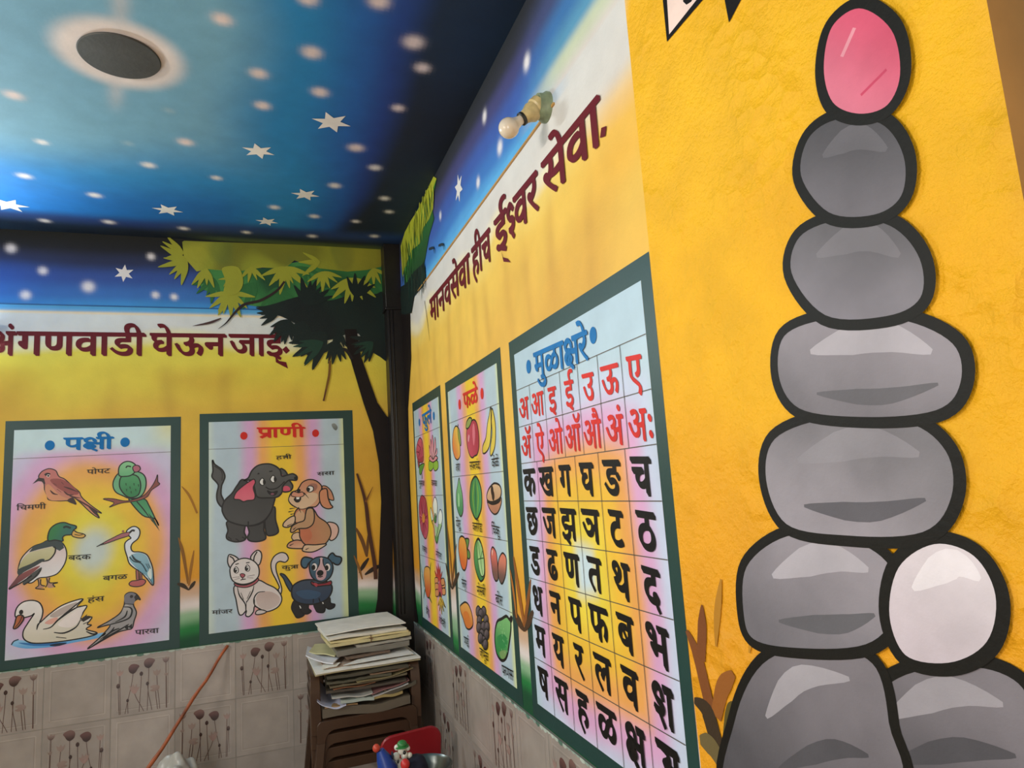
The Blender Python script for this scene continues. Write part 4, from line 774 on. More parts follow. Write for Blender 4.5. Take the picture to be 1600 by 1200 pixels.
for q in ([(300, 540), (335, 640), (350, 790), (370, 880)], [(460, 600), (430, 700), (400, 790), (395, 880)], [(355, 420), (340, 540), (370, 560), (372, 460), (355, 420)], [(410, 580), (395, 700), (375, 790)]): A.line(q, .007, '#2a4a26')
A.fill([(355, 440), (378, 500), (360, 570), (335, 520)], '#3f7a40'); A.build('jasmine_picture', t, M_ART, 'white buds on green stalks')
A = Art('R', 650, 870, 9.23, .0018)
for q in ([(72, 90), (100, 280), (128, 440)], [(218, 80), (208, 200), (210, 380)]): A.line(q, .014, '#4c7a3a', t0=.2)
for q in ([(135, 470), (115, 600)], [(190, 570), (235, 665)], [(165, 560), (190, 600)]): A.line(q, .018, '#3f6a34', t1=.3)
A.shape([(130, 160), (170, 140), (205, 180), (212, 330), (215, 480), (185, 590), (150, 530), (130, 380), (118, 260)], '#e8a850', LF, '#d4552c', d=(0, 1)); A.build('marigold_picture', t, M_ART, 'orange flower with long green leaves')
A = Art('R', 650, 870, 9.23, .0018)
for a, b in (((300, 130), (330, 350)), ((325, 90), (335, 340)), ((355, 130), (345, 340)), ((275, 200), (320, 380)), ((385, 210), (355, 370)), ((395, 300), (360, 400))): A.fill([a, (b[0] + 14, b[1] - 60), b, (b[0] - 16, b[1] - 50)], '#c23a30'); A.line([a, b], .006, '#6a1a18')
for c in ((300, 350), (305, 430), (405, 400), (410, 500), (310, 520), (395, 360)): A.shape([(c[0] - 22, c[1] - 40), (c[0] + 18, c[1] - 45), (c[0] + 22, c[1] + 40), (c[0] - 18, c[1] + 45)], '#d8905a', LF * .8)
A.fill([(335, 380), (375, 400), (385, 540), (355, 600), (330, 500)], '#c4505a'); A.dot((358, 575), .022, '#20140e', 1.2)
for a in ((322, 700), (345, 780), (378, 830), (405, 790), (428, 730)): A.line([(358, 580), ((358 + a[0]) / 2 + 4, (580 + a[1]) / 2), a], .020, '#e0b43c', t0=.4, t1=.2); A.line([(364, 600), (a[0] + 6, a[1])], .005, '#3a2a14')
A.build('sunflower_picture', t, M_ART, 'red and yellow spiky flower')

# fruits
FRB = [(0.0, '#cdd8c6'), (.07, BL), (.16, BL), (.25, PK), (.36, '#eba878'), (.44, YE), (.56, YE), (.62, OR), (.72, PK), (.82, BL), (.95, BL), (1.0, '#d4dca8')]
t = chart('fruits', 'fruits wall chart titled in red, twelve painted fruits, between flower and alphabet charts', 'R', (1.096, 1.925, .905, 2.163), (1.140, 1.875, .953, 2.112), bg_band(FRB))
rule(t, 'R', [((1.14, v), (1.875, v - .003)) for v in (1.963, 1.712, 1.462, 1.212)])
title(t, 'R', 'फळे', (724, 615), (746, 604), .066, RED, [(719, 632), (754, 615)], .020)
captions(t, 'R', [('आंबा', (713.5, 725), (719.5, 724)), ('सफरचंद', (735.5, 721.5), (751, 720)), ('केळे', (770, 717), (780, 714.5)), ('पेरू', (714, 812.5), (721, 812.5)), ('कलिंगड', (740, 816), (754, 818)), (['ि', 'चकू'], (770, 820), (782.5, 823)), ('संत्र', (723, 904), (730, 907)), ('मोसंबी', (747, 915), (759.5, 918.5)), ('बोर', (776, 928), (786, 931.5)), ('पपई', (726.5, 993.5), (733.5, 998)), ('जांभूळ', (751, 1011), (764, 1020.5)), ('फणस', (786, 1038), (803, 1047.5))], .034)
LF = .0065
A = Art('R', 690, 610, 9.23, .0018)
A.shape([(210, 515), (240, 540), (260, 650), (270, 800), (272, 940), (235, 1000), (195, 960), (165, 840), (162, 700), (180, 570)], '#ecc24c', LF, '#e07a3c', d=(1, .6)); A.shape([(240, 540), (262, 570), (280, 680), (285, 790), (265, 770), (245, 660)], '#8a9a48', LF * .8); A.line([(240, 530), (245, 490)], .010, '#1a1610'); A.build('mango_picture', t, M_ART, 'orange mango')
A = Art('R', 690, 610, 9.23, .0018)
A.shape([(440, 440), (480, 425), (515, 480), (540, 620), (545, 800), (520, 920), (480, 945), (455, 970), (420, 950), (385, 850), (365, 700), (370, 560), (400, 530)], '#a8283c', LF, '#c4485a', d=(1, .2)); A.fill([(455, 500), (475, 490), (490, 640), (470, 800), (450, 640)], '#d8707c'); A.fill([(395, 640), (408, 660), (398, 740), (385, 720)], '#e0a0a8')
A.shape([(405, 395), (440, 410), (430, 470), (395, 540), (360, 545), (365, 460)], '#8d9a4c', LF); A.build('apple_picture', t, M_ART, 'dark red apple with a leaf')
A = Art('R', 690, 610, 9.23, .0018)
A.shape([(735, 260), (770, 400), (785, 560), (780, 760), (755, 880), (718, 945), (705, 890), (715, 780), (735, 600), (722, 400)], '#e2c448', LF); A.shape([(712, 240), (728, 300), (722, 500), (715, 680), (690, 820), (640, 900), (600, 900), (602, 800), (645, 680), (668, 480), (690, 370)], '#e8cf58', LF, '#d9b83c', d=(1, 0)); A.line([(715, 250), (722, 500), (715, 680)], .008, INK); A.build('banana_picture', t, M_ART, 'two yellow bananas')
A = Art('R', 700, 730, 10, .0018)
A.shape([(178, 170), (195, 250), (225, 400), (240, 560), (238, 700), (205, 770), (165, 700), (138, 580), (135, 420), (155, 290)], '#7ab87a', LF, '#3f8a58', d=(0, 1)); A.fill([(165, 420), (180, 430), (185, 600), (168, 600)], '#a8d49c'); A.build('guava_picture', t, M_ART, 'slim green guava')
A = Art('R', 700, 730, 10, .0018)
A.shape([(430, 145), (480, 200), (520, 330), (535, 480), (525, 650), (480, 780), (445, 810), (400, 740), (355, 600), (348, 420), (370, 240)], '#2f7a42', LF * 1.4, '#4a9a5a', d=(-1, .2))
for x in (-45, 0, 40): A.line([(435 + x * .4, 200), (440 + x, 470), (445 + x * .4, 760)], .012, '#8ab43c' if x else '#2a5a34', t0=.2, t1=.2)
A.build('watermelon_picture', t, M_ART, 'oval green striped watermelon')
A = Art('R', 700, 730, 10, .0018)
A.shape([(620, 510), (700, 560), (780, 530), (838, 480), (835, 580), (790, 700), (735, 735), (680, 690), (635, 600)], '#c48a66', LF, '#b4785c'); A.shape([(740, 250), (810, 280), (840, 370), (825, 470), (770, 520), (690, 545), (630, 520), (612, 450), (640, 350), (690, 280)], '#d9b288', LF * 1.2, '#c99a72'); A.line([(625, 540), (700, 575), (790, 550), (830, 500)], .008, INK)
A.dot((698, 368), .017, '#2a1810', 1.2); A.dot((712, 440), .017, '#2a1810', 1.2); A.build('sapodilla_picture', t, M_ART, 'cut brown sapodilla with two seeds')
A = Art('R', 705, 825, 9.23, .0018)
for p in ([(205, 170), (230, 150), (262, 165), (255, 240), (235, 300)], [(240, 310), (270, 340), (280, 410), (262, 445), (240, 420)]): A.shape(p, '#5f8a3e', LF)
A.shape([(155, 118), (200, 150), (228, 260), (238, 420), (225, 550), (195, 612), (155, 560), (125, 420), (112, 280), (122, 160)], '#e8a040', LF * 1.2, '#dd6426', d=(.3, 1)); A.build('orange_picture', t, M_ART, 'orange with green leaves')
A = Art('R', 705, 825, 9.23, .0018)
A.shape([(395, 150), (440, 230), (475, 390), (490, 560), (485, 700), (435, 768), (390, 700), (350, 560), (335, 400), (350, 240)], '#5aa050', LF * 1.2, '#3a8044'); A.shape([(395, 165), (440, 240), (472, 400), (485, 560), (478, 680), (440, 690), (405, 560), (385, 380), (380, 250)], '#9ac87c', LF * .8, '#b4d894')
for q in ([(430, 440), (395, 200)], [(430, 440), (470, 432)], [(430, 440), (460, 680)], [(430, 440), (395, 450)], [(432, 440), (455, 330)]): A.line(q, .005, '#3a6a34')
A.build('sweet_lime_picture', t, M_ART, 'cut green sweet lime')
A = Art('R', 705, 825, 9.23, .0018)
A.shape([(600, 275), (650, 340), (672, 480), (682, 640), (680, 740), (645, 762), (610, 680), (590, 540), (575, 380)], '#d86a5c', LF, '#7a5448', d=(0, 1), soft=1.6); A.shape([(745, 360), (795, 420), (802, 540), (785, 700), (740, 805), (695, 730), (682, 600), (695, 450)], '#d87c64', LF, '#6e5048', d=(0, 1), soft=1.6); A.fill([(590, 320), (610, 330), (600, 400)], '#e8b8a8'); A.build('jujube_picture', t, M_ART, 'two red-brown jujubes')
A = Art('R', 710, 930, 8.571, .0018)
A.shape([(85, 140), (115, 110), (150, 92), (190, 120), (225, 200), (250, 310), (252, 400), (225, 445), (190, 455), (155, 420), (120, 310), (95, 240), (82, 180)], '#e2a24a', LF * 1.2, '#d9742c', d=(0, 1)); A.fill([(130, 230), (180, 220), (215, 330), (180, 400), (140, 320)], '#dc7a2a'); A.build('papaya_picture', t, M_ART, 'lumpy orange papaya')
A = Art('R', 710, 930, 8.571, .0018)
for x, y in ((325, 215), (398, 220), (360, 250), (340, 340), (430, 330), (335, 430), (395, 420), (445, 420), (375, 520), (440, 520), (400, 610), (360, 570), (425, 655)): A.shape([(x, y - 72), (x + 30, y - 30), (x + 28, y + 45), (x, y + 74), (x - 28, y + 40), (x - 28, y - 35)], '#6a5c60', LF * .9, '#2c2428', d=(-.5, 1)); A.line([(x - 8, y - 30), (x - 6, y + 10)], .007, '#a89aa0', t0=.2, t1=.2)
A.build('jamun_picture', t, M_ART, 'cluster of blackish jamun')
A = Art('R', 710, 930, 8.571, .0018)
A.line([(745, 355), (770, 310), (775, 280)], .022, INK, t1=.5); A.shape([(560, 420), (585, 345), (640, 315), (700, 280), (735, 315), (760, 360), (760, 480), (740, 640), (715, 800), (670, 870), (620, 860), (570, 770), (548, 620), (550, 500)], '#7ab870', LF * 1.7, '#2f8a44', d=(.2, 1), soft=1.3)
A.fill([(580, 560), (660, 520), (720, 600), (690, 700), (610, 690)], '#2f8a48'); A.fill([(610, 760), (700, 740), (690, 830), (640, 850)], '#7a9c5c'); r_ = random.Random(2)
for i in range(16): x, y = 590 + r_.random() * 130, 380 + r_.random() * 380; A.line([(x, y), (x + 6, y + 24)], .005, '#a8d89c', t1=.3)
A.build('jackfruit_picture', t, M_ART, 'big green jackfruit')

# alphabet
t = chart('alphabet', 'large alphabet wall chart, red and black letters in a ruled grid beside the yellow pillar', 'R', (2.020, 2.972, .905, 2.158), (2.068, 2.928, .955, 2.104), bg_mula)
rows = [1.978, 1.851, 1.727, 1.602, 1.476, 1.351, 1.226, 1.099]
seg = [((2.068, v), (2.928, v)) for v in rows] + [((2.068 + .1229 * k, 1.978), (2.068 + .1229 * k, 1.727)) for k in range(1, 7)] + [((2.068 + .1433 * k, 1.727), (2.068 + .1433 * k, .955)) for k in range(1, 6)]
rule(t, 'R', seg)
title(t, 'R', ['मुळा', 'KSH', 'रे'], (834, 552), (917, 515), .078, BLUE, [(827, 573), (928, 524)], .020)
GRID = [['अ', 'आ', 'इ', 'ई', 'उ', 'ऊ', 'ए'], ['ॲ', 'ऐ', 'ओ', 'ऑ', 'औ', 'अं', 'अः'], list('कखगघङच'), list('छजझञटठ'), list('डढणतथद'), list('धनपफबभ'), ['म', 'य', 'र', 'ल', 'व', 'SHA'], ['ष', 'स', 'ह', 'ळ', 'KSH', 'GYA']]
for r, row in enumerate(GRID):
    red = r < 2; cw = .1229 if red else .1433; hh = .072 if red else .083
    for k, ch in enumerate(row):
        _, _, adv = word_mesh([ch], (0,)); wd = min(adv * hh / .62 * (1.02 if red else 1.0), cw * .86)
        u = 2.068 + cw * (k + .5) - wd / 2 - (.004 if red else .008); v = rows[r] - (.034 if red else .020)
        letters('letter', 'R', [([ch], (u, v), (u + wd, v - .001 * k), hh, RED if red else INK)], t, M_GLOSS, raw=True, nib=(0, .018, .036) if red else (0, .02, .04, .058), h=.003)

# ---------------------------------------------------------------- near pillar: plain painted boulders and the pointed marks above
bould = thing('painted_mural', 'tall painted pile of grey, white and pink boulders outlined in black on the yellow pillar', 'mural', tuple(P3('P', .4, .9)))
def boulder(pts, c1, c2, d=(.4, 1), w=.022, streaks=(), label=None, ol='#17140f'):
    A = Art('P', 0, 0, 1, boulder.h); boulder.h += .0004; A.fill(pts, c1, c2, d=d, n=7, soft=1.1)
    for q, sw, col in streaks: A.line(q, sw, col, t0=.15, t1=.15)
    A.line(pts, w, ol, closed=True, n=7); A.build('boulder', bould, M_GLOSS, label)
boulder.h = .0036
G1, G2, G3 = '#7d767b', '#524f53', '#968e94'
def bl(pts, c1, c2, st, lab, d=(.4, 1)): boulder(pts, c1, c2, d, .017, st, lab)
bl([(1340, 1240), (1335, 1120), (1400, 1050), (1510, 1030), (1600, 1060), (1640, 1150), (1630, 1240)], G1, G2, [([(1390, 1120), (1480, 1080), (1570, 1100)], .04, '#9a9398'), ([(1400, 1190), (1500, 1170), (1590, 1180)], .03, '#524f53')], 'wide grey boulder at the right foot')
bl([(1140, 1240), (1146, 1120), (1190, 1030), (1280, 1000), (1370, 1030), (1400, 1130), (1395, 1240)], G1, G2, [([(1200, 1120), (1250, 1060), (1330, 1060)], .04, '#a29ba0'), ([(1220, 1200), (1300, 1170), (1360, 1180)], .03, '#524f53')], 'big grey boulder at the left foot')
bl([(1160, 960), (1165, 880), (1230, 830), (1330, 835), (1400, 880), (1410, 960), (1360, 1015), (1250, 1020), (1180, 1005)], G3, '#716c71', [([(1210, 900), (1290, 870), (1360, 890)], .05, '#b0a8ae'), ([(1220, 970), (1310, 975), (1370, 960)], .03, '#625f63')], 'grey boulder in the second row')
bl([(1385, 960), (1400, 880), (1460, 840), (1530, 860), (1570, 930), (1555, 1010), (1490, 1045), (1415, 1030)], '#dccfd3', '#c9bac0', [([(1430, 920), (1490, 880), (1535, 905)], .04, '#ebe0e3')], 'white boulder at the right of the second row')
bl([(1195, 750), (1210, 680), (1300, 645), (1420, 650), (1490, 700), (1500, 780), (1450, 840), (1330, 845), (1230, 825)], '#7c777b', '#9a9298', [([(1250, 720), (1350, 690), (1440, 710)], .05, '#8f898e'), ([(1260, 790), (1360, 800), (1450, 780)], .03, '#625e63')], 'broad grey boulder in the third row')
bl([(1215, 590), (1225, 520), (1300, 490), (1410, 490), (1500, 530), (1515, 600), (1470, 650), (1350, 660), (1250, 645)], G3, '#7b757a', [([(1270, 550), (1370, 525), (1460, 550)], .05, '#b2aab0'), ([(1280, 615), (1380, 620), (1470, 600)], .025, '#686468')], 'flat grey boulder in the fourth row')
bl([(1235, 430), (1250, 365), (1320, 335), (1400, 345), (1450, 400), (1450, 470), (1390, 503), (1290, 500)], '#6b676b', '#868087', [([(1280, 400), (1350, 370), (1410, 400)], .045, '#7f7a7f')], 'grey boulder in the fifth row')
bl([(1250, 280), (1262, 215), (1310, 180), (1385, 185), (1425, 240), (1420, 310), (1370, 345), (1295, 340)], '#565357', '#757076', [([(1290, 245), (1340, 215), (1390, 235)], .04, '#6e6a6f')], 'dark grey boulder near the top')
bl([(1285, 110), (1300, 40), (1350, 5), (1405, 40), (1420, 115), (1395, 172), (1345, 188), (1300, 168)], '#dc5a76', '#e07a90', [([(1320, 90), (1340, 45)], .045, '#ea9aa8'), ([(1350, 150), (1390, 110)], .03, '#d04a68')], 'pink boulder on top', d=(.8, .6))
t = thing('painted_sign', 'tip of a black-edged pale pointed mark at the top of the yellow pillar', 'painted mark', tuple(P3('P', .05, 2.9)))
A = Art('P', 760, 0, 3.333, .0015); A.fill([(915, -60), (943, 218), (1180, -60)], '#14110f', sm=False); A.fill([(940, -60), (955, 180), (1145, -60)], '#efd3c6', sm=False); A.fill([(1020, -60), (1028, 10), (1045, 26), (1070, 10), (1110, -60)], '#14110f', sm=False); A.build('mark', t, M_GLOSS)
t = thing('painted_sign', 'small black painted triangle at the top edge of the yellow pillar, above the pile', 'painted mark', tuple(P3('P', .2, 2.95)))
A = Art('P', 760, 0, 3.333, .0015); A.fill([(1232, -60), (1266, 118), (1360, -60)], '#14110f', sm=False); A.build('mark', t, M_GLOSS)

# ---------------------------------------------------------------- real things: lamp, ceiling plate, tube light, then an added second tube for fill
lamp = thing('wall_lamp', 'bare unlit bulb in an angled paint-smeared holder on the right wall', 'lamp', (0, -2.493, 2.785))
r0 = ray(793, 197); Bc = Vector(CAM + r0 * ((-.128 - CAM[0]) / r0[0])); B0 = Vector((0, -2.493, 2.785)); ax = (Bc - (B0 + Vector((-.035, 0, 0)))).normalized()
bm = bmesh.new(); add_lathe(bm, [(0, 0), (.046, 0), (.046, .010), (.040, .018), (.038, .034), (0, .036)], B0, (-1, 0, 0)); bm_obj('base', bm, plain('holder_base', '#8f9a78', 0.45, .35, 22), lamp)
hb = B0 + Vector((-.024, 0, 0)); D = (Bc - hb).length
bm = bmesh.new(); add_lathe(bm, [(0, 0), (.036, 0), (.034, .018), (.029, .022), (.030, .036), (.022, .052), (.0185, D - .056), (0, D - .056)], hb, ax); bm_obj('socket', bm, plain('holder_bakelite', '#c4ad78', 0.4, .3, 30), lamp)
bm = bmesh.new(); add_lathe(bm, [(.0165, D - .060), (.0205, D - .058), (.0205, D - .050), (.0165, D - .048)], hb, ax); bm_obj('collar', bm, plain('holder_collar', '#2c2a22', 0.35), lamp)
bm = bmesh.new(); pr = [(.0145, D - .054), (.0150, D - .040), (.0175, D - .032)] + [(.031 * math.sin(a), D - .031 * math.cos(a)) for a in np.linspace(.75, math.pi, 14)]; add_lathe(bm, pr, hb, ax)
o = bm_obj('bulb', bm, plain('opal_glass', '#e2d2bc', 0.08, .04, 5, spec=.7), lamp)
plate = thing('ceiling_plate', 'dark grey round cover plate in the middle of the painted halo on the ceiling', 'ceiling plate', (DISC[0], DISC[1], 3.22))
bm = bmesh.new(); add_lathe(bm, [(0, 0), (.126, 0), (.128, .003), (.125, .007), (.05, .009), (0, .009)], (DISC[0], DISC[1], 3.2195), (0, 0, -1), 64); bm_obj('cover', bm, plain('grey_plate', '#3c3c3a', 0.6, .25, 12, bump=.2), plate)
tl = thing('tube_light', 'white tube light fixed to the back wall left of the slogan', 'tube light', tuple(TUBE_C + Vector((0, .16, 0))))
bm = bmesh.new(); add_box(bm, TUBE_C.x - .5, TUBE_C.x + .5, -.10, -.0, TUBE_C.z - .02, TUBE_C.z + .02); bm_obj('batten', bm, plain('white_batten', '#d8dadb', .4), tl, smooth=False, bevel=.004)
mt, N_, L_, b_ = new_mat('lit_tube'); b_.inputs['Emission Color'].default_value = (.8, .95, 1, 1); b_.inputs['Emission Strength'].default_value = 12
bm = bmesh.new(); add_tube(bm, [(TUBE_C.x - .47, -.125, TUBE_C.z), (TUBE_C.x + .47, -.125, TUBE_C.z)], .014, 16); bm_obj('tube', bm, mt, tl)
bm = bmesh.new()
for sx in (-1, 1): add_box(bm, TUBE_C.x + sx * .48 - .012, TUBE_C.x + sx * .48 + .012, -.142, -.0995, TUBE_C.z - .018, TUBE_C.z + .018)
bm_obj('end_holder', bm, plain('tube_holder', '#e6e6e2', .4), tl, smooth=False)

t2 = thing('tube_light', 'added fill tube light, unseen, high on the left wall behind the camera', 'tube light', tuple(FILL_TUBE - Vector((.1, 0, 0))))  # invented fixture that houses the side fill
bm = bmesh.new(); add_box(bm, XL, FILL_TUBE.x - .02, FILL_TUBE.y - .5, FILL_TUBE.y + .5, FILL_TUBE.z - .02, FILL_TUBE.z + .02); bm_obj('batten', bm, bpy.data.materials['white_batten'], t2, smooth=False)
bm = bmesh.new(); add_tube(bm, [(FILL_TUBE.x, FILL_TUBE.y - .47, FILL_TUBE.z), (FILL_TUBE.x, FILL_TUBE.y + .47, FILL_TUBE.z)], .014, 16); bm_obj('tube', bm, mt, t2)
bm = bmesh.new()
for sy in (-1, 1): add_box(bm, FILL_TUBE.x - .022, FILL_TUBE.x + .018, FILL_TUBE.y + sy * .48 - .012, FILL_TUBE.y + sy * .48 + .012, FILL_TUBE.z - .018, FILL_TUBE.z + .018)
bm_obj('end_holder', bm, bpy.data.materials['tube_holder'], t2, smooth=False)

# ---------------------------------------------------------------- stack of brown plastic chairs in the corner
M_CH = plain('brown_plastic', '#452f20', 0.34, .12, 9, bump=.05)
CH_LAB = ['topmost brown plastic armchair of the stack, under the papers', 'brown plastic armchair second from the top of the corner stack', 'brown plastic armchair third from the top of the corner stack', 'brown plastic armchair at the bottom of the corner stack']
def make_chair():
    t = thing('plastic_chair', CH_LAB[0], 'chair', (0, 0, 0), 'brown plastic chairs stacked in the corner')
    bm = bmesh.new(); prof = [(.215, .405), (.12, .392), (0, .390), (-.12, .398), (-.205, .408), (-.238, .402), (-.250, .385), (-.252, .355)]
    xs = np.linspace(-.232, .232, 17); g = [[bm.verts.new((x, y, z - .012 * (1 - (x / .232) ** 2) * (1 if y > -.2 else .2))) for x in xs] for y, z in prof]
    for r0_, r1_ in zip(g, g[1:]):
        for a, b, c, d in zip(r0_, r0_[1:], r1_[1:], r1_): bm.faces.new((a, b, c, d))
    o = bm_obj('seat', bm, M_CH, t, local=True); s = o.modifiers.new('thick', 'SOLIDIFY'); s.thickness = .006
    # front apron with rounded inner corners
    bm = bmesh.new(); out = [(-.245, .30), (-.243, .385), (-.228, .402), (.228, .402), (.243, .385), (.245, .30)]
    inn = [(.205, .30)] + [(.205 - .05 + .05 * math.cos(a), .305 + .05 * math.sin(a)) for a in np.linspace(0, math.pi / 2, 7)] + [(-.205 + .05 - .05 * math.sin(a), .305 + .05 * math.cos(a)) for a in np.linspace(0, math.pi / 2, 7)] + [(-.205, .30)]
    ring = [Vector(p) for p in out + inn]; r = delaunay_2d_cdt(ring, [], [list(range(len(ring)))], 1, 1e-6)
    f = [bm.verts.new((p.x, -.262, p.y)) for p in r[0]]; [bm.faces.new([f[i] for i in q]) for q in r[2]]
    ex = bmesh.ops.extrude_face_region(bm, geom=bm.faces[:]); bmesh.ops.translate(bm, verts=[v for v in ex['geom'] if isinstance(v, bmesh.types.BMVert)], vec=(0, .010, 0))
    bm_obj('apron', bm, M_CH, t, bevel=.003, local=True)
    for sx in (-1, 1):
        for fy in (-1, 1):
            bm = bmesh.new(); zt = .302 if fy < 0 else .40
            top = [(.205, -.262, zt), (.245, -.262, zt), (.247, -.222, zt), (.237, -.222, zt), (.235, -.252, zt), (.205, -.252, zt)] if fy < 0 else [(.19, .215, zt), (.235, .215, zt), (.235, .175, zt), (.226, .175, zt), (.226, .206, zt), (.19, .206, zt)]
            bot = [(.245, -.292, 0), (.280, -.292, 0), (.282, -.258, 0), (.274, -.258, 0), (.272, -.284, 0), (.245, -.284, 0)] if fy < 0 else [(.235, .270, 0), (.272, .270, 0), (.272, .236, 0), (.264, .236, 0), (.264, .262, 0), (.235, .262, 0)]
            a = [bm.verts.new((sx * x, y, z)) for x, y, z in top]; b = [bm.verts.new((sx * x, y, z)) for x, y, z in bot]; n = len(a)
            for i in range(n): bm.faces.new((a[i], a[(i + 1) % n], b[(i + 1) % n], b[i]))
            bm.faces.new(a); bm.faces.new(b); bm_obj('leg', bm, M_CH, t, smooth=False, bevel=.003, local=True)
        bm = bmesh.new(); path = [(.248, -.248, .34), (.252, -.238, .48), (.252, -.225, .565), (.250, -.19, .600), (.246, -.05, .606), (.238, .12, .604), (.228, .205, .600)]
        q = smooth_pts(path, False, 4); R_ = []
        for i, p in enumerate(q):
            tt = Vector(q[min(i + 1, len(q) - 1)]) - Vector(q[max(i - 1, 0)]); tt.normalize(); nn = tt.cross(Vector((1, 0, 0))).normalized(); P_ = Vector(p)
            w = .030; R_.append([bm.verts.new(Vector((sx * v.x, v.y, v.z))) for v in (P_ + Vector((-w, 0, 0)) + nn * .004, P_ + Vector((w * .6, 0, 0)) + nn * .006, P_ + Vector((w * .6, 0, 0)) - nn * .010, P_ + Vector((-w, 0, 0)) - nn * .006)])
        for a, b in zip(R_, R_[1:]):
            for i in range(4): bm.faces.new((a[i], a[(i + 1) % 4], b[(i + 1) % 4], b[i]))
        bm.faces.new(R_[0]); bm.faces.new(R_[-1]); bm_obj('armrest', bm, M_CH, t, bevel=.003, local=True)
    bm = bmesh.new()
    for k in range(7):
        x = -.18 + .06 * k; add_box(bm, x - .018, x + .018, .212, .220, .43, .61)
    add_box(bm, -.225, .225, .208, .224, .60, .65); add_box(bm, -.225, .225, .208, .224, .405, .44); add_box(bm, -.232, -.205, .206, .226, .41, .64); add_box(bm, .205, .232, .206, .226, .41, .64)
    bm_obj('backrest', bm, M_CH, t, smooth=False, bevel=.006, local=True)
    return t
def dup(root, label=None):
    r = root.copy(); COL.objects.link(r)
    if label: r['label'] = label
    for ch in list(root.children):
        c = ch.copy(); COL.objects.link(c); c.parent = r
        for g in ch.children:
            d = g.copy(); COL.objects.link(d); d.parent = c
    return r
ch0 = make_chair()
for k in range(4):
    o = ch0 if k == 0 else dup(ch0, CH_LAB[k])
    o.location = (-.366, -.392 + .010 * k, .195 - .065 * k); o.rotation_euler = (0, 0, math.radians(1.5))

# ---------------------------------------------------------------- papers piled on the chairs
PM = {}
def pmat(c):
    if c not in PM: PM[c] = plain('paper_' + c.strip('#'), c, .75, .10, 14, bump=.15, bscale=25)
    return PM[c]
GP = 'papers and files piled on the chair stack'
def slab(name, label, cat, cs, th, col, sag=0.0, wav=0.0, seed=0, curl=None, parent=None):
    """a sheet or wad: corners front-left, front-right, back-right, back-left at its underside"""
    r = random.Random(seed); bm = bmesh.new(); c = [Vector(p) for p in cs]; n, m = 12, 8; T_ = []; B_ = []; ph = r.random() * 6
    for j in range(m + 1):
        a = []; b = []
        for i in range(n + 1):
            s, q = i / n, j / m; p = (c[0] * (1 - s) + c[1] * s) * (1 - q) + (c[3] * (1 - s) + c[2] * s) * q
            dz = -sag * math.sin(math.pi * s) * (1 - q * .5) + wav * math.sin(5 * s + ph + 2 * q) * .5 + wav * .5 * math.sin(9 * s - ph + 3 * q)
            if curl:
                side, amt, ln = curl; e = (s if side == 'r' else 1 - s); k = max(0, (e - (1 - ln)) / ln); dz += amt * k * k
            edge = (r.uniform(-.002, .002)) * (th > .008)
            a.append(bm.verts.new(p + Vector((0, 0, dz + th + edge)))); b.append(bm.verts.new(p + Vector((0, 0, dz))))
        T_.append(a); B_.append(b)
    for j in range(m):
        for i in range(n):
            bm.faces.new((T_[j][i], T_[j][i + 1], T_[j + 1][i + 1], T_[j + 1][i])); bm.faces.new((B_[j][i], B_[j + 1][i], B_[j + 1][i + 1], B_[j][i + 1]))
    for i in range(n): bm.faces.new((B_[0][i], B_[0][i + 1], T_[0][i + 1], T_[0][i])); bm.faces.new((B_[m][i + 1], B_[m][i], T_[m][i], T_[m][i + 1]))
    for j in range(m): bm.faces.new((B_[j + 1][0], B_[j][0], T_[j][0], T_[j + 1][0])); bm.faces.new((B_[j][n], B_[j + 1][n], T_[j + 1][n], T_[j][n]))
    o = bm_obj(name, bm, pmat(col), parent)
    if parent is None: tag(o, label, cat, GP)
    return o
def rect(x0, x1, y0, y1, z, rot=0.0, tx=0.0):
    cx, cy = (x0 + x1) / 2, (y0 + y1) / 2; c, s = math.cos(math.radians(rot)), math.sin(math.radians(rot)); out = []
    for x, y in ((x0, y0), (x1, y0), (x1, y1), (x0, y1)): dx, dy = x - cx, y - cy; out.append((cx + dx * c - dy * s, cy + dx * s + dy * c, z + tx * (y - y0)))
    return out
# z, things from the seat upward
Z0 = .602
slab('paper_bag', 'sagging grey-brown paper bag at the bottom of the pile on the chair seat', 'bag', rect(-.575, -.150, -.655, -.25, Z0 + .006), .040, '#64594a', .008, .008, 1)
slab('envelope', 'tan envelope poking out at the front of the pile, just above the paper bag', 'envelope', rect(-.555, -.40, -.66, -.40, Z0 + .050, -4), .004, '#a8845a', .002, .004, 2)
slab('paper_sheet', 'crumpled pale lavender sheet sticking out at the lower left of the pile', 'paper', [(-.600, -.665, Z0 + .055), (-.465, -.675, Z0 + .050), (-.44, -.40, Z0 + .058), (-.57, -.42, Z0 + .085)], .004, '#c3c3d6', 0, .008, 3, ('l', .035, .4))
slab('file_folder', 'yellowish folded papers low in the pile at its right front', 'file', rect(-.345, -.20, -.655, -.30, Z0 + .056, 5), .014, '#a8935f', 0, .004, 4)
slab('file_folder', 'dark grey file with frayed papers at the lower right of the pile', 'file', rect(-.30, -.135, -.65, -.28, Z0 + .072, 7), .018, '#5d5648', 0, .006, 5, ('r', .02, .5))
slab('file_folder', 'whitish green file lying open low in the pile', 'file', [(-.49, -.668, Z0 + .064), (-.33, -.668, Z0 + .056), (-.31, -.32, Z0 + .060), (-.47, -.32, Z0 + .064)], .014, '#a9b2a8', 0, .002, 6)
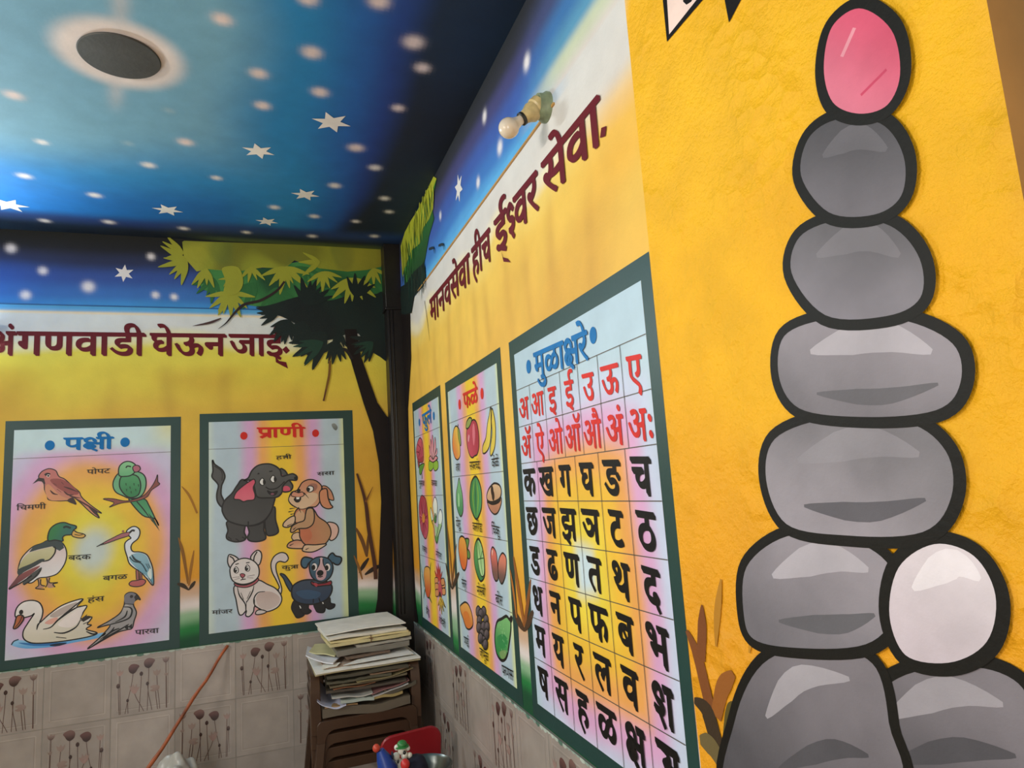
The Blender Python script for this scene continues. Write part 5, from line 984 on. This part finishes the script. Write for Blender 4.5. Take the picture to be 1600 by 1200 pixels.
slab('booklet', 'dark booklet with a white page edge, upper left of the open file', 'booklet', [(-.53, -.66, Z0 + .090), (-.335, -.662, Z0 + .080), (-.32, -.31, Z0 + .086), (-.52, -.30, Z0 + .092)], .006, '#b4b0a8', 0, .006, 7)
slab('booklet', 'dark red-edged booklet slanting up to the right in the middle of the pile', 'booklet', [(-.34, -.666, Z0 + .080), (-.15, -.650, Z0 + .112), (-.15, -.30, Z0 + .112), (-.34, -.31, Z0 + .092)], .005, '#8f6260', 0, .003, 8)
slab('paper_sheet', 'white sheet slanting under the red-edged booklet', 'paper', [(-.335, -.664, Z0 + .068), (-.155, -.652, Z0 + .098), (-.15, -.32, Z0 + .096), (-.33, -.33, Z0 + .080)], .005, '#b6b3b0', 0, .003, 9)
z = Z0 + .112
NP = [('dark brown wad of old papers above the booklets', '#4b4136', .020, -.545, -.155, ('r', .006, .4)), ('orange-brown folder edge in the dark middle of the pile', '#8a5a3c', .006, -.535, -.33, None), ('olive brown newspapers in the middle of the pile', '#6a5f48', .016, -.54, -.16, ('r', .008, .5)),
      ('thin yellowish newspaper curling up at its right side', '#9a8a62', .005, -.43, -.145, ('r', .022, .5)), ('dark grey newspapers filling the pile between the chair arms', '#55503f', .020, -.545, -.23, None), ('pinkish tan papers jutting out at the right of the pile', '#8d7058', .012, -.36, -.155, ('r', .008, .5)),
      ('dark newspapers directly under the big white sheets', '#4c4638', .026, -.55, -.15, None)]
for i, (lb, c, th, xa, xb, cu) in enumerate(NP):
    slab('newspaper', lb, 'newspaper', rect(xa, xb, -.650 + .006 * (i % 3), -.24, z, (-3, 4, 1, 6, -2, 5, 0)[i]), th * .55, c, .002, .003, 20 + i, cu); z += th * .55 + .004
z = max(z, .804)
slab('card_sheet', 'large yellowed card under the big white sheets, overhanging the chair arms', 'card', rect(-.612, -.092, -.640, -.22, z, 2), .006, '#b9ad88', 0, .003, 31)
slab('card_sheet', 'large white card spread across the chair arms in the middle of the pile', 'card', rect(-.612, -.094, -.650, -.215, z + .010, 2.5), .007, '#e6e3da', 0, .002, 32)
slab('file_folder', 'flat buff folder lying on the large white card', 'file', rect(-.57, -.20, -.600, -.24, z + .020, 6), .004, '#a58d7a', 0, .002, 33)
slab('paper_sheet', 'white sheet lying over the right end of the buff folder', 'paper', [(-.47, -.625, z + .027), (-.112, -.600, z + .026), (-.135, -.32, z + .026), (-.30, -.46, z + .027)], .002, '#e6e4de', 0, .001, 34)
slab('paper_sheet', 'torn white paper at the front left of the buff folder', 'paper', [(-.575, -.63, z + .027), (-.50, -.625, z + .027), (-.475, -.56, z + .027), (-.56, -.54, z + .027)], .002, '#e8e4d8', 0, .001, 35)
slab('paper_sheet', 'white folded sheets sticking out left past the chair arm', 'paper', [(-.640, -.50, z + .058), (-.515, -.60, z + .032), (-.44, -.40, z + .034), (-.62, -.30, z + .060)], .006, '#d6d6dc', 0, .003, 36, ('l', .012, .5))
slab('paper_sheet', 'pale yellow sheet sticking out left under the tied bundle', 'paper', [(-.620, -.42, z + .068), (-.50, -.52, z + .052), (-.42, -.30, z + .052), (-.58, -.24, z + .068)], .005, '#c9c193', 0, .003, 37)
slab('newspaper', 'short brown printed strip of paper under the grey files', 'newspaper', rect(-.46, -.235, -.545, -.30, z + 0.036, 7), .010, '#6e5a4c', 0, .001, 38)
slab('file_folder', 'dark grey files under the tied bundle, frayed at the left', 'file', rect(-.50, -.125, -.520, -.20, z + 0.050, 4), .028, '#7b766c', 0, .003, 39)
slab('file_folder', 'pale grey files jutting right under the tied bundle', 'file', rect(-.40, -.112, -.515, -.22, z + 0.080, 4), .012, '#a19c90', 0, .002, 40)
bd = slab('paper_bundle', None, None, rect(-.535, -.115, -.515, -.20, z + 0.100, 4), .016, '#c6b98a', 0, .003, 41); tag(bd, 'yellowed bundle of papers tied with string under the top white card', 'paper bundle', GP)
slab('cover_sheet', None, None, rect(-.53, -.125, -.512, -.20, z + 0.118, 4), .008, '#d8c893', 0, .002, 42, parent=bd)
bm = bmesh.new(); xk = -.315; yk = -.512; add_tube(bm, [(xk, yk + .3, z + 0.129), (xk, yk - .004, z + 0.129), (xk, yk - .008, z + 0.112), (xk, yk - .006, z + 0.097), (xk, yk + .3, z + 0.096)], .0022, 6); add_tube(bm, [(xk - .012, yk - .012, z + 0.120), (xk, yk - .009, z + 0.114), (xk + .014, yk - .014, z + 0.122), (xk + .004, yk - .010, z + 0.110)], .002, 6)
bm_obj('string', bm, plain('twine', '#6a4a30', .8), bd)
slab('paper_sheet', 'white sheets lying directly under the top white card', 'paper', rect(-.545, -.135, -.50, -.16, z + 0.130, 5), .012, '#dcd7ca', 0, .003, 43, ('r', -.004, .3))
slab('card_sheet', 'big white folded card lying on top of the whole pile', 'card', [(-.540, -.475, z + 0.150), (-.120, -.455, z + 0.154), (-.165, -.125, z + 0.168), (-.570, -.150, z + 0.160)], .005, '#eae7de', -.006, .002, 44)

# ---------------------------------------------------------------- stick, sack, low table things at the bottom edge
bm = bmesh.new(); a = Vector((-1.665, -.575, .012)); b = Vector((-1.024, -.022, .890)); n = 24
add_tube(bm, [a.lerp(b, k / n) + Vector((.003 * math.sin(k), 0, .003 * math.cos(k * 1.7))) for k in range(n + 1)], [.0105 - .003 * k / n + (.0012 if k % 6 == 0 else 0) for k in range(n + 1)], 10)
st = bm_obj('stick', bm, plain('red_brown_stick', '#a0532c', .45, .55, 11), None); tag(st, 'thin reddish brown stick leaning against the tiled dado', 'stick')
def blob(name, label, cat, c, r, col, wr=.25, seed=1, rough=.4, fr=3.0, parent=None):
    bm = bmesh.new(); bmesh.ops.create_icosphere(bm, subdivisions=5, radius=1.0); rr = np.random.default_rng(seed); ks = [(rr.normal(size=3) * fr, rr.uniform(0, 6)) for _ in range(8)]
    for v in bm.verts:
        d = v.co.copy(); s = 1 + wr * sum(abs(math.sin(float(np.dot(k, d)) + p)) for k, p in ks) / 8 - wr * .5; v.co = Vector((d.x * r[0] * s, d.y * r[1] * s, d.z * r[2] * s)) + Vector(c)
    o = bm_obj(name, bm, plain(name + '_plastic', col, rough, .12, 10), parent)
    if parent is None: tag(o, label, cat)
    return o
blob('plastic_sack', 'crumpled whitish plastic sack on the floor beside the foot of the stick', 'sack', (-1.235, -.42, .228), (.118, .12, .250), '#a9a59d', .42, 5, .3, 4.2)
# red child chair
rc = thing('child_chair', 'small red plastic chair in front of the brown chair stack', 'chair', (-.235, -1.0, 0)); M_RED = plain('red_plastic', '#8e141f', .34, .10, 6)
bm = bmesh.new(); rad = .055; out = []
x0, x1, zb, zt = -.367, -.095, .36, .618
for cx, cz, a0 in ((x1 - rad, zt - rad + .006, 0), (x0 + rad, zt - rad - .004, 90)): out += [(cx + rad * math.cos(math.radians(a0 + k * 15)), cz + rad * math.sin(math.radians(a0 + k * 15))) for k in range(7)]
out += [(x0 + .01, zb), (x1 - .01, zb)]
f = [bm.verts.new((x, -1.085 + .06 * (zt - z_) + .35 * ((x + .23) ** 2), z_)) for x, z_ in out]; bm.faces.new(f); ex = bmesh.ops.extrude_face_region(bm, geom=bm.faces[:]); bmesh.ops.translate(bm, verts=[v for v in ex['geom'] if isinstance(v, bmesh.types.BMVert)], vec=(0, .018, 0))
bm_obj('backrest', bm, M_RED, rc, bevel=.006)
bm = bmesh.new(); add_box(bm, -.365, -.10, -1.30, -1.04, .27, .29); bm_obj('seat', bm, M_RED, rc, smooth=False, bevel=.008)
for x in (-.35, -.115):
    for y in (-1.285, -1.055):
        bm = bmesh.new(); add_tube(bm, [(x, y, .272), (x + (.01 if x > -.2 else -.01), y, 0)], .016, 8); bm_obj('leg', bm, M_RED, rc)
    bm = bmesh.new(); add_tube(bm, [(x + (-.012 if x > -.2 else .012), -1.062, .28), (x + (-.012 if x > -.2 else .012), -1.066, .40)], .012, 8); bm_obj('post', bm, M_RED, rc)
# low table just under the frame carries the bowl and the toys
tb = thing('low_table', 'low wooden table holding the steel bowl and the toys, in front of the red chair', 'table', (-.33, -1.55, 0)); M_TB = plain('table_wood', '#6e5038', .5, .2, 6)
TZ = .50
bm = bmesh.new(); add_box(bm, -.62, -.08, -1.76, -1.33, TZ - .025, TZ); bm_obj('tabletop', bm, M_TB, tb, smooth=False, bevel=.004)
for x in (-.59, -.11):
    for y in (-1.73, -1.36):
        bm = bmesh.new(); add_box(bm, x - .018, x + .018, y - .018, y + .018, 0, TZ - .025); bm_obj('leg', bm, M_TB, tb, smooth=False)
bw = thing('steel_bowl', 'shiny steel bowl at the bottom edge, right of the toys', 'bowl', (-.262, -1.475, TZ))
bm = bmesh.new(); add_lathe(bm, [(0, .004), (.055, .004), (.085, .04), (.104, .10), (.112, .118), (.108, .121), (.100, .112), (.080, .044), (.052, .008), (0, .008)], (-.262, -1.475, TZ), seg=48); bm_obj('shell', bm, plain('steel', '#5a5d5a', .3, .08, 8, metal=.9), bw)
M_W = plain('white_toy_plastic', '#d9d8cc', .35, .05); M_G = plain('green_toy_plastic', '#2f7a3c', .4); M_BLU = plain('blue_toy_plastic', '#163a8c', .38); M_R2 = plain('red_toy_plastic', '#c8302c', .38); M_NV = plain('navy_cloth', '#17182c', .8, .2, 30)
def tp(y, x, yy): return at(y, x, yy)
def ell(bm, c, r, seg=2):
    q = bmesh.ops.create_icosphere(bm, subdivisions=seg + 1, radius=1.0)
    for v in q['verts']: v.co = Vector((v.co.x * r[0], v.co.y * r[1], v.co.z * r[2])) + Vector(c)
ty = thing('toy_figure', 'white plastic toy with a green cap among the toys at the bottom edge', 'toy', tuple(tp(-1.50, 628, 1215)))
bm = bmesh.new()
for x, y, r in ((628, 1172, .016), (632, 1180, .014), (620, 1168, .010), (637, 1169, .009), (640, 1180, .010), (619, 1182, .014), (622, 1192, .016), (630, 1194, .018), (618, 1200, .018), (628, 1206, .022)): ell(bm, tp(-1.50, x, y), (r, r * .9, r * 1.1))
bm_obj('body', bm, M_W, ty)
bm = bmesh.new(); ell(bm, tp(-1.50, 628, 1163), (.019, .018, .015)); add_lathe(bm, [(0, 0), (.026, 0), (.026, .004), (0, .006)], tp(-1.50, 628, 1167)); bm_obj('cap', bm, M_G, ty)
bm = bmesh.new(); ell(bm, tp(-1.53, 632, 1176), (.006, .006, .007)); ell(bm, tp(-1.53, 622, 1190), (.004, .005, .007)); bm_obj('eye', bm, plain('black_toy_plastic', '#14140f', .4), ty)
o = bmesh.new(); ell(o, tp(-1.55, 633, 1194), (.017, .016, .019), 3); tb_ = bm_obj('toy_ball', o, M_R2); tag(tb_, 'small red toy ball in front of the white capped toy', 'toy ball')
bt = thing('toy_block', 'blue plastic toy with an orange-red tip, left of the white capped toy', 'toy', tuple(tp(-1.52, 602, 1215)))
bm = bmesh.new(); p = [tp(-1.52, 594, 1172), tp(-1.52, 599, 1184), tp(-1.52, 606, 1200), tp(-1.52, 606, 1222)]; add_tube(bm, p, [.014, .026, .036, .044], 14); bm_obj('body', bm, M_BLU, bt)
bm = bmesh.new(); ell(bm, tp(-1.52, 588, 1169), (.014, .013, .015)); bm_obj('tip', bm, plain('orange_toy_plastic', '#b8402c', .4), bt)
bm = bmesh.new(); ell(bm, tp(-1.52, 613, 1181), (.005, .012, .016)); bm_obj('fin', bm, M_NV, bt)
nv = blob('cloth_bundle', 'dark navy cloth bundle between the white toy and the steel bowl', 'cloth', tuple(tp(-1.50, 650, 1203)), (.045, .045, .055), '#15162a', .2, 9, .85)
